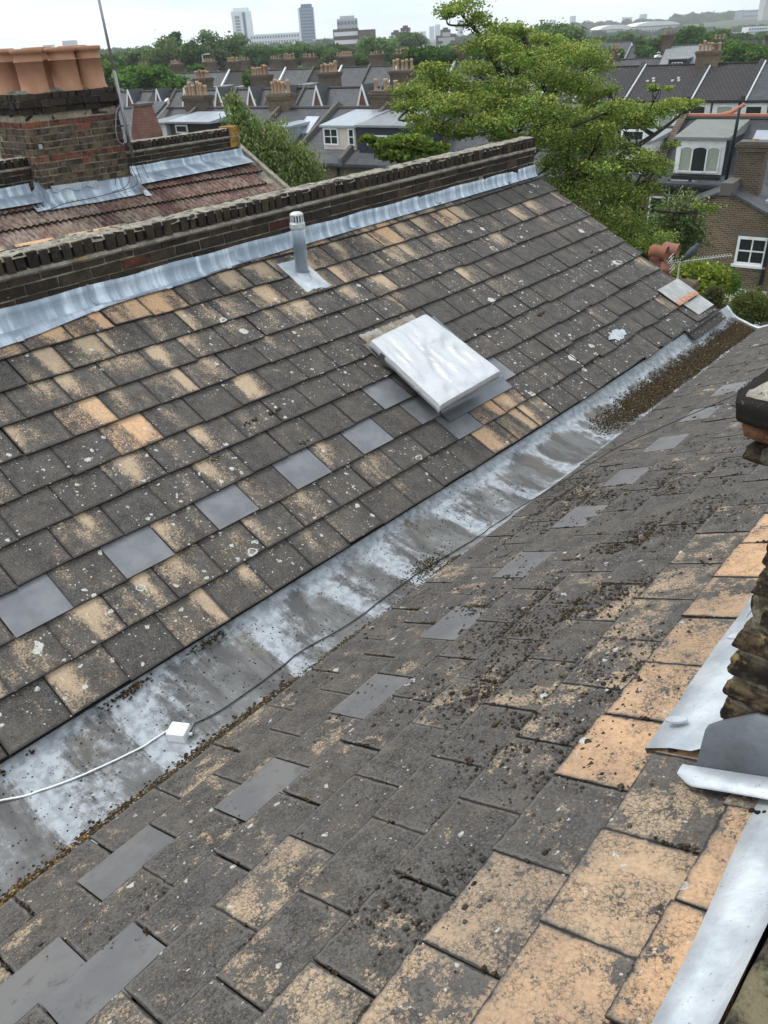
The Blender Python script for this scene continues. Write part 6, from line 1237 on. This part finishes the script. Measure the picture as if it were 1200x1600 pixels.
# garden shrubs at the right
def bush(name, label, px, py, d, rx, ry, n, size, c, light, tipk=.3, flower=None, trunk=True, cat='shrub', group=None, droop=0):
    P = atd(px, py, d); s = d/1197*.86; lbs = [(P+np.array([rng.normal()*.35*rx*s, rng.normal()*.35*rx*s, rng.normal()*.4*ry*s]), (rx*s*.6, rx*s*.6, ry*s*.6), 1.) for _ in range(7)]
    zb = min(l[0][2]-l[1][2] for l in lbs); b_ = gnd(P); return lobes_tree(name, label, b_, lbs, n, size, c, group, light=flower or light, flat=.9, trunk_r=.06, hub=np.array([P[0], P[1], max(ZG+.5, zb-.2)]), tipk=tipk, cat=cat, droop=droop, twign=3)
bush('flowering_shrub', 'shrub with cream blossom in front of the white dormer house wing', 1072, 350, 22, 34, 46, 11000, .09, (.08, .12, .045), None, .35, (.30, .33, .20), droop=.5)
bush('climbing_shrub', 'dark green climber growing up the brick rear wing', 1118, 400, 31, 22, 55, 12000, .13, (.035, .085, .025), (.10, .17, .04))
bush('yellow_shrub', 'yellow green shrub directly below the pigeon and aerial', 1085, 440, 17, 42, 34, 15000, .10, (.13, .20, .03), (.33, .38, .07), .5)
bush('green_shrub', 'round mid green shrub right of the yellow green one', 1125, 445, 24, 28, 30, 9000, .11, (.045, .11, .025), (.10, .19, .04))
bush('white_rose_bush', 'shrub covered in white blossom at the foot of the white wall', 1145, 478, 18, 28, 14, 8000, .07, (.10, .13, .06), None, .75, (.62, .60, .50))
bush('brown_shrub', 'brownish shrub just beyond the gutter end', 1108, 478, 14, 22, 22, 9000, .07, (.08, .085, .045), (.17, .16, .08)); bush('olive_shrub', 'fine leaved olive green shrub by the right edge, beyond the near slope', 1175, 482, 13, 34, 26, 14000, .05, (.085, .105, .035), (.18, .20, .08), .4, droop=.8)
bush('dark_shrub', 'dark foliage in the gap left of the hooded pots', 985, 385, 19, 40, 40, 12000, .12, (.03, .065, .018), (.08, .13, .03), .2)
# trees of the middle distance: (px, centre y, half width, half height, distance, colour, label)
TG = 'trees between the streets'
for (px, py, rx, ry, d, c, lab_) in ((215, 122, 30, 16, 92, (.05, .11, .025), 'bushy green tree just right of the mast beyond the gabled street'), (265, 126, 22, 14, 92, (.055, .12, .028), 'round light green tree beyond the gabled street'), (170, 116, 26, 16, 96, (.045, .09, .024), 'green tree left of the mast beyond the roofs'),
    (255, 88, 32, 22, 170, (.07, .10, .045), 'tall pale green tree on the skyline right of the mast'), (272, 68, 9, 12, 175, (.03, .06, .03), 'dark pointed treetop rising above the skyline at left'), (343, 78, 27, 21, 175, (.06, .095, .045), 'large pale willow like tree left of the white tower'), (305, 85, 20, 16, 168, (.045, .08, .035), 'mid green tree between two pale trees at left'), (388, 122, 9, 11, 88, (.05, .09, .03), 'small slim tree among the stacks of the third street'),
    (403, 90, 22, 14, 190, (.035, .075, .028), 'dark green tree under the white tower'), (440, 88, 22, 12, 195, (.04, .085, .03), 'round green tree under the long slab'), (480, 84, 26, 13, 200, (.04, .08, .032), 'round green tree under the blue tower'), (520, 92, 16, 10, 190, (.05, .09, .03), 'small green tree left of the dark block'), (595, 82, 34, 17, 170, (.07, .115, .05), 'big pale green tree right of the dark brick block'),
    (674, 92, 32, 20, 90, (.025, .06, .018), 'dense dark green tree left of the big feathery tree'), (870, 62, 45, 18, 150, (.065, .10, .042), 'pale green tree behind the top right of the big tree'), (1086, 62, 24, 18, 160, (.03, .07, .022), 'dark green tree left of the big brick stack, far right'), (1165, 88, 44, 16, 98, (.045, .09, .026), 'wide green tree directly behind the dark tiled row at right'),
    (640, 62, 20, 9, 260, (.06, .09, .045), 'pale tree in front of the brown brick estate'), (560, 96, 14, 8, 150, (.045, .09, .03), 'small tree below the dark mansion block'), (160, 98, 26, 12, 150, (.05, .09, .035), 'green tree left of the mast, lower than the skyline'), (212, 92, 24, 12, 190, (.055, .095, .04), 'hazy green tree left of the tall pale one'), (980, 66, 22, 9, 230, (.055, .09, .04), 'hazy tree below the left pale shed'), (1010, 84, 14, 8, 140, (.045, .09, .03), 'small tree beside the far white house'), (745, 84, 40, 12, 130, (.05, .10, .035), 'green tree seen through the top branches of the big tree'), (820, 90, 40, 14, 120, (.06, .11, .035), 'broad green tree behind the middle of the big tree'), (900, 95, 36, 16, 100, (.06, .10, .03), 'olive green tree behind the right side of the big tree'),
    (545, 118, 12, 7, 118, (.035, .08, .025), 'small dark tree between the second and third streets, right of centre'), (472, 112, 10, 6, 125, (.04, .09, .03), 'tiny bush top behind the third street dormers'), (300, 112, 14, 7, 118, (.035, .08, .025), 'low dark tree behind the gabled street at left'), (645, 118, 22, 10, 100, (.03, .07, .02), 'dark tree beside the stack with red pots'), (1130, 78, 16, 8, 112, (.035, .08, .025), 'small dark tree right of the big brick stack'), (960, 84, 14, 7, 120, (.04, .085, .03), 'small tree between pale roofs at right'),
    (1040, 72, 26, 10, 170, (.045, .09, .035), 'mid green tree among the far roofs at right'), (1125, 60, 18, 9, 200, (.05, .09, .035), 'green tree in front of the pale sheds at right')):
    P = atd(px, py, d); s = d/1197*.86; lbs = [(P+np.array([rng.normal()*.42*rx*s, rng.normal()*.42*rx*s, rng.normal()*.38*ry*s]), (rx*s*.5, rx*s*.5, ry*s*.5), 1.) for _ in range(12 if rx > 12 else 6)]
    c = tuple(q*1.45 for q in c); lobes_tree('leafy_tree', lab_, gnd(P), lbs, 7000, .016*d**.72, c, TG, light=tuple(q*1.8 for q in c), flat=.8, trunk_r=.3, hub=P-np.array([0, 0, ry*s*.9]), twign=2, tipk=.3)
# wooded belts far off (one mass each)
def belt(label, segs, n, c, size, depth=60, name='woodland'):
    PP = []
    CC = []
    for (xa, xb, ya, yb_, d, h) in segs:
        m = int(n*(xb-xa)/sum(s_[1]-s_[0] for s_ in segs)); k = max(4, int((xb-xa)/9*2)); cx = rng.uniform(xa, xb, k); cd = d+rng.uniform(0, depth, k)
        cp = np.array([atd(x, ya+(yb_-ya)*(x-xa)/(xb-xa)+rng.uniform(0, 1)*h*1.2, dd) for x, dd in zip(cx, cd)]); s = d/1197*.86; ci = rng.integers(0, k, m)
        q = rng.normal(size=(m, 3)); q /= np.linalg.norm(q, axis=1)[:, None]; q[:, 2] = np.abs(q[:, 2])*1.1-.35
        rad = np.array([rng.uniform(.6, 1.3) for _ in range(k)])[ci][:, None]*h*s
        PP.append(cp[ci]+q*rad*rng.uniform(.8, 1.05, (m, 1))*np.array([1.5, 1.5, .8])); CC.append(greens(m, c, .22)*np.exp(rng.normal(size=(k, 1))*.2)[ci])
    V, F, C_ = leaves(np.concatenate(PP), size, np.concatenate(CC), aspect=.8); o = fast_mesh(name, V, F, C_, LEAF); tag(o, label, 'woodland', kind='stuff'); return o
belt('band of green tree crowns between the terraces and the towers', [(130, 330, 92, 92, 230, 9), (330, 620, 86, 74, 240, 8), (600, 720, 84, 78, 240, 8), (700, 960, 74, 64, 260, 8), (930, 1230, 66, 56, 260, 8)], 42000, (.065, .11, .045), 2.0)
belt('distant bluish wooded belt below the skyline at left and centre', [(120, 330, 82, 77, 700, 5), (330, 650, 76, 64, 700, 5), (600, 800, 66, 54, 800, 5), (780, 1230, 60, 44, 800, 7)], 40000, (.06, .095, .055), 6.0, 200)
belt('wooded hillside on the right horizon', [(845, 900, 46, 40, 1500, 4), (890, 980, 42, 36, 1500, 4), (1040, 1210, 30, 22, 1500, 8), (1000, 1210, 40, 32, 1400, 8), (840, 1210, 50, 40, 1300, 5), (1000, 1230, 36, 27, 1450, 8), (880, 1230, 46, 34, 1350, 8), (850, 1230, 54, 44, 1150, 8), (850, 1230, 58, 48, 950, 7)], 95000, (.05, .08, .045), 10, 120)
# ================================================================ FAR BUILDINGS
def block(name, label, x0, x1, yt, d, dep, m, bands=0, bm=None, cols=0, group=None, cat='building', rot=YAW, zb=ZG, roofbox=None, yb=None, capm=None):
    a, b_ = atd(x0, yt+30, d), atd(x1, yt+30, d); top = atd((x0+x1)/2, yt, d)[2]; c = (a+b_)/2; w_ = np.linalg.norm((b_-a)[:2]); h_ = top-zb
    root = empty(name, (c[0], c[1], zb), label, cat, group, rz=rot); lb('walls', m, root, (-w_/2, w_/2, 0, dep, 0, h_))
    for k in range(bands):
        z0 = h_*(1-(k+.85)/(bands+.3)); hb_ = h_/(bands+.3)*.5
        if cols:
            mb = MB(); cw = w_/cols
            for j in range(cols): mb.box(-w_/2+cw*(j+.2), -w_/2+cw*(j+.8), -.5, -.003, z0, z0+hb_)
            mb.build('window_band', bm or GL2, root, world=False)
        else: lb('window_band', bm or GL2, root, (-w_/2+w_*.04, w_/2-w_*.04, -.5, -.003, z0, z0+hb_))
    global BL; BL = (w_/2, h_)
    if roofbox: lb('roof_plant', capm or m, root, (-w_/2*roofbox, w_/2*roofbox, dep*.2, dep*.8, h_+.01, h_+h_*.07))
    return root
WHI = mat_plain('white cladding', (.66, .67, .68), .6, .1, .2, bump=0); BLU = mat_plain('blue glass', (.035, .085, .18), .25, .2, .1, bump=0); GGR = mat_plain('grey glazing', (.13, .17, .22), .3, .2, .2, bump=0); DBR = mat_plain('dark brown brick', (.085, .055, .05), .8, .3, .3, bump=0); CON = mat_plain('pale concrete', (.42, .42, .42), .8, .3, .1, bump=0); BGR = mat_plain('far blue grey block', (.20, .24, .30), .7, .2, .05, bump=0)
bt = block('tower_block', 'tall white tower with grey window strip at left', 364, 392, 17, 1100, 26, WHI, 0, roofbox=.8); hw_t, h_t = BL; lb('glass_strip', GGR, bt, (-hw_t*.62, -hw_t*.1, -.6, -.003, h_t*.1, h_t*.9)); lb('glass_strip', BLU, bt, (hw_t*.25, hw_t*.55, -.6, -.003, h_t*.3, h_t*.97)); lb('glass_strip', GGR, bt, (hw_t*.7, hw_t*.9, -.6, -.003, h_t*.1, h_t*.4))
for k in range(11): lb('white_band', WHI, bt, (-hw_t*.63, -hw_t*.09, -1.0, -.63, h_t*(.16+k*.066), h_t*(.175+k*.066)))
block('slab_block', 'long low pale block with many windows between two towers', 394, 470, 52, 1080, 20, WHI, 4, GGR, 18); bt = block('tower_block', 'tall blue glass tower with white left edge', 470, 491, 11, 1120, 26, BLU, 14, GGR, roofbox=.8)
hw_t, h_t = BL; lb('white_fin', WHI, bt, (-hw_t-2.2, -hw_t-.01, -.5, 10, 0, h_t*.99)); block('slab_block', 'low pale block right of the blue glass tower', 491, 526, 60, 1000, 20, CON, 3, GGR, 8)
bt = block('apartment_block', 'dark brick mansion block with white balcony bands', 522, 562, 45, 520, 14, DBR, 4, WHI); lb('roof_rail', WHI, bt, (-9.5, 9.5, -.3, 14, 19.0, 19.3)) if 0 else None
block('apartment_block', 'plain dark brown brick end block right of the balcony bands', 562, 588, 46, 515, 14, DBR, 0); block('tower_block', 'pale grey rounded tower behind the dark brick mansion block', 528, 560, 29, 620, 14, CON, 6, GGR, 6, roofbox=.7)
for (x0, x1, yt, lab_) in ((613, 628, 50, 'leftmost brown brick stepped tower of the estate'), (628, 642, 43, 'tall flat topped brown tower of the estate'), (642, 664, 56, 'low wide brown block of the estate'), (684, 712, 55, 'brown stepped block of the estate next to the big tree'), (691, 704, 46, 'upper drum of the brown stepped block')): block('estate_block', lab_, x0, x1, yt, 560, 12, DBR, 3, CON, group='brown estate blocks', roofbox=.5)
lb('x', DBR, bt) if 0 else None
SK = 'far towers on the skyline'; SKL = iter(['stepped far block just above the right hand orange pot', 'faint low far block above the middle orange pot', 'far slim tower, left of the skyline pair at centre', 'far slim tower, right of the skyline pair at centre', 'tallest dark far tower left of the big tree top', 'far tower seen left of the paired towers through the tree', 'far tower seen right of its twin through the tree', 'low far tower right of the big tree top', 'taller far tower beside the low one right of the tree top', 'small far tower midway along the right skyline', 'tall far tower near the middle of the right skyline', 'broad low far tower left of the right wooded hill', 'left twin of the small far towers above the pale sheds', 'right twin of the small far towers above the pale sheds', 'tall blue far tower directly above the pale sheds', 'low far tower hidden by the big tree top', 'low far tower above the brown brick estate', 'tiny far tower on top of the right wooded hill'])
for (x0, x1, yt, d) in ((103, 121, 63, 2300), (74, 86, 70, 2300), (672, 679, 41, 3200), (681, 688, 38, 3200), (716, 724, 31, 3000), (782, 787, 36, 3300), (789, 794, 36, 3300), (855, 860, 36, 3300), (862, 867, 31, 3300), (877, 881, 36, 3300), (892, 898, 25, 3000), (912, 919, 32, 3000), (973, 978, 27, 3200), (980, 985, 27, 3200), (1001, 1008, 22, 2800), (747, 753, 44, 3300), (657, 666, 49, 3000), (1123, 1127, 19, 2600)):
    block('skyscraper', next(SKL), x0, x1, yt, d, 30, BGR, group=SK, cat='tower')
block('office_block', 'wide grey block on the right horizon hill', 1157, 1194, 17, 1350, 30, BGR, 3, CON, roofbox=.4); block('tower_block', 'pale tall tower cut by the right edge', 1193, 1206, -12, 1200, 16, CON, 0)
for (x0, x1, yt, lab_) in ((935, 984, 43, 'left long pale shed below the hill'), (990, 1058, 38, 'right long pale shed with rounded roof below the hill')):
    r = block('long_shed', lab_, x0, x1, yt+4, 900, 40, CON, 1, GGR, 14); w_ = np.linalg.norm((atd(x1, 60, 900)-atd(x0, 60, 900))[:2]); zt = atd(x0, yt+4, 900)[2]-ZG
    mb = MB(); n = 12; A_s = [(-w_/2*math.cos(math.pi*k/n), zt+.05+3.6*math.sin(math.pi*k/n)) for k in range(n+1)]; mb.grid(np.array([[(x, 0, z), (x, 40, z)] for x, z in A_s])); mb.add([(x, -.01, z) for x, z in A_s], [tuple(range(n+1))]); mb.build('curved_roof', WHI, r, world=False)
block('warehouse', 'small bright blue roofed shed far right', 1131, 1152, 52, 500, 12, mat_plain('bright blue sheet', (.10, .28, .50), .5, .1, .3, bump=0)); block('terrace_block', 'white far terrace at the right under the hill', 1165, 1198, 42, 700, 12, WHI, 2, GGR, 8)
lp = atd(315, 110, 150); r = empty('street_lamp', gnd(lp), 'thin pale street lamp above the third street', 'street lamp'); q = atd(316, 86, 150); mb = MB(); mb.tube([gnd(lp), q, q+np.array([.6, .4, .1])], .12, 6); mb.build('post', CON, r); mb = MB(); mb.box(q[0]+.5, q[0]+1.3, q[1]+.3, q[1]+.6, q[2]+.0, q[2]+.2); mb.build('lamp_head', CON, r)
# ================================================================ GROUND + HILL
m_, t_, b_ = mat('gardens and ground'); g_ = G(t_); n_ = g_.noise(.09, None, 6, .7)
L(t_, g_.mix(g_.rng(n_, .4, .6), (.035, .055, .022), (.07, .075, .05)), b_.inputs['Base Color']); b_.inputs['Roughness'].default_value = .95
rad = np.array([0, 6, 12, 20, 30, 45, 70, 110, 180, 300, 500, 800, 1200, 1700, 2400, 3300, 4300.]); na = 96; V = []; 
ang = np.linspace(0, 2*math.pi, na, endpoint=False)
A_, Rr = np.meshgrid(ang, rad, indexing='ij'); Xc, Yc = CAM[0]+Rr*np.sin(A_), CAM[1]+Rr*np.cos(A_); vw = (A_+YAW+math.pi) % (2*math.pi)-math.pi     # angle from the view axis, right positive
Zc = ZG+0*Xc+np.clip((Rr-900)/700, 0, 1)*np.exp(-((vw-math.radians(27))/math.radians(13))**2)*14*(Rr < 4000)
mb = MB(); mb.grid(np.concatenate([np.stack([Xc, Yc, Zc], -1), np.stack([Xc, Yc, Zc], -1)[:1]], 0), flip=True); gr = mb.build('ground', m_, smooth=True); tag(gr, kind='structure')
# house body under our own roof
lb_z = ZG
mb = MB(); mb.box(-2.33, 2.95, -3.0, 6.50, ZG, -.42); mb.box(-2.33, -1.9, -3.0, 6.5, -.42, .92); mb.build('house_wall', BW, roof); mb = MB(); mb.box(-7.9, -2.36, -3, 6.45, ZG, -.5); mb.build('house_wall', BW, tr)
mb = MB(); mb.add([(-2.12, 6.52, -.45), (-.15, 6.52, -.45), (-2.12, 6.52, .86)], [(0, 1, 2), (2, 1, 0)]); mb.add([(.5, 6.52, -.45), (2.7, 6.52, -.45), (2.7, 6.52, .75)], [(0, 1, 2), (2, 1, 0)]); mb.build('rear_wall', BW, roof)
# haze
HZ = 0.00028
mh = bpy.data.materials.new('haze'); mh.use_nodes = True; t = mh.node_tree; t.nodes.clear(); o_ = N(t, 'ShaderNodeOutputMaterial'); pv = N(t, 'ShaderNodeVolumePrincipled'); pv.inputs['Color'].default_value = (.95, .98, 1, 1); pv.inputs['Density'].default_value = HZ; pv.inputs['Anisotropy'].default_value = .2; L(t, pv.outputs[0], o_.inputs['Volume'])
mb = MB(); mb.box(-4400, 4400, -4400, 4400, ZG-1, 84); hz = mb.build('haze', mh); tag(hz, kind='stuff')
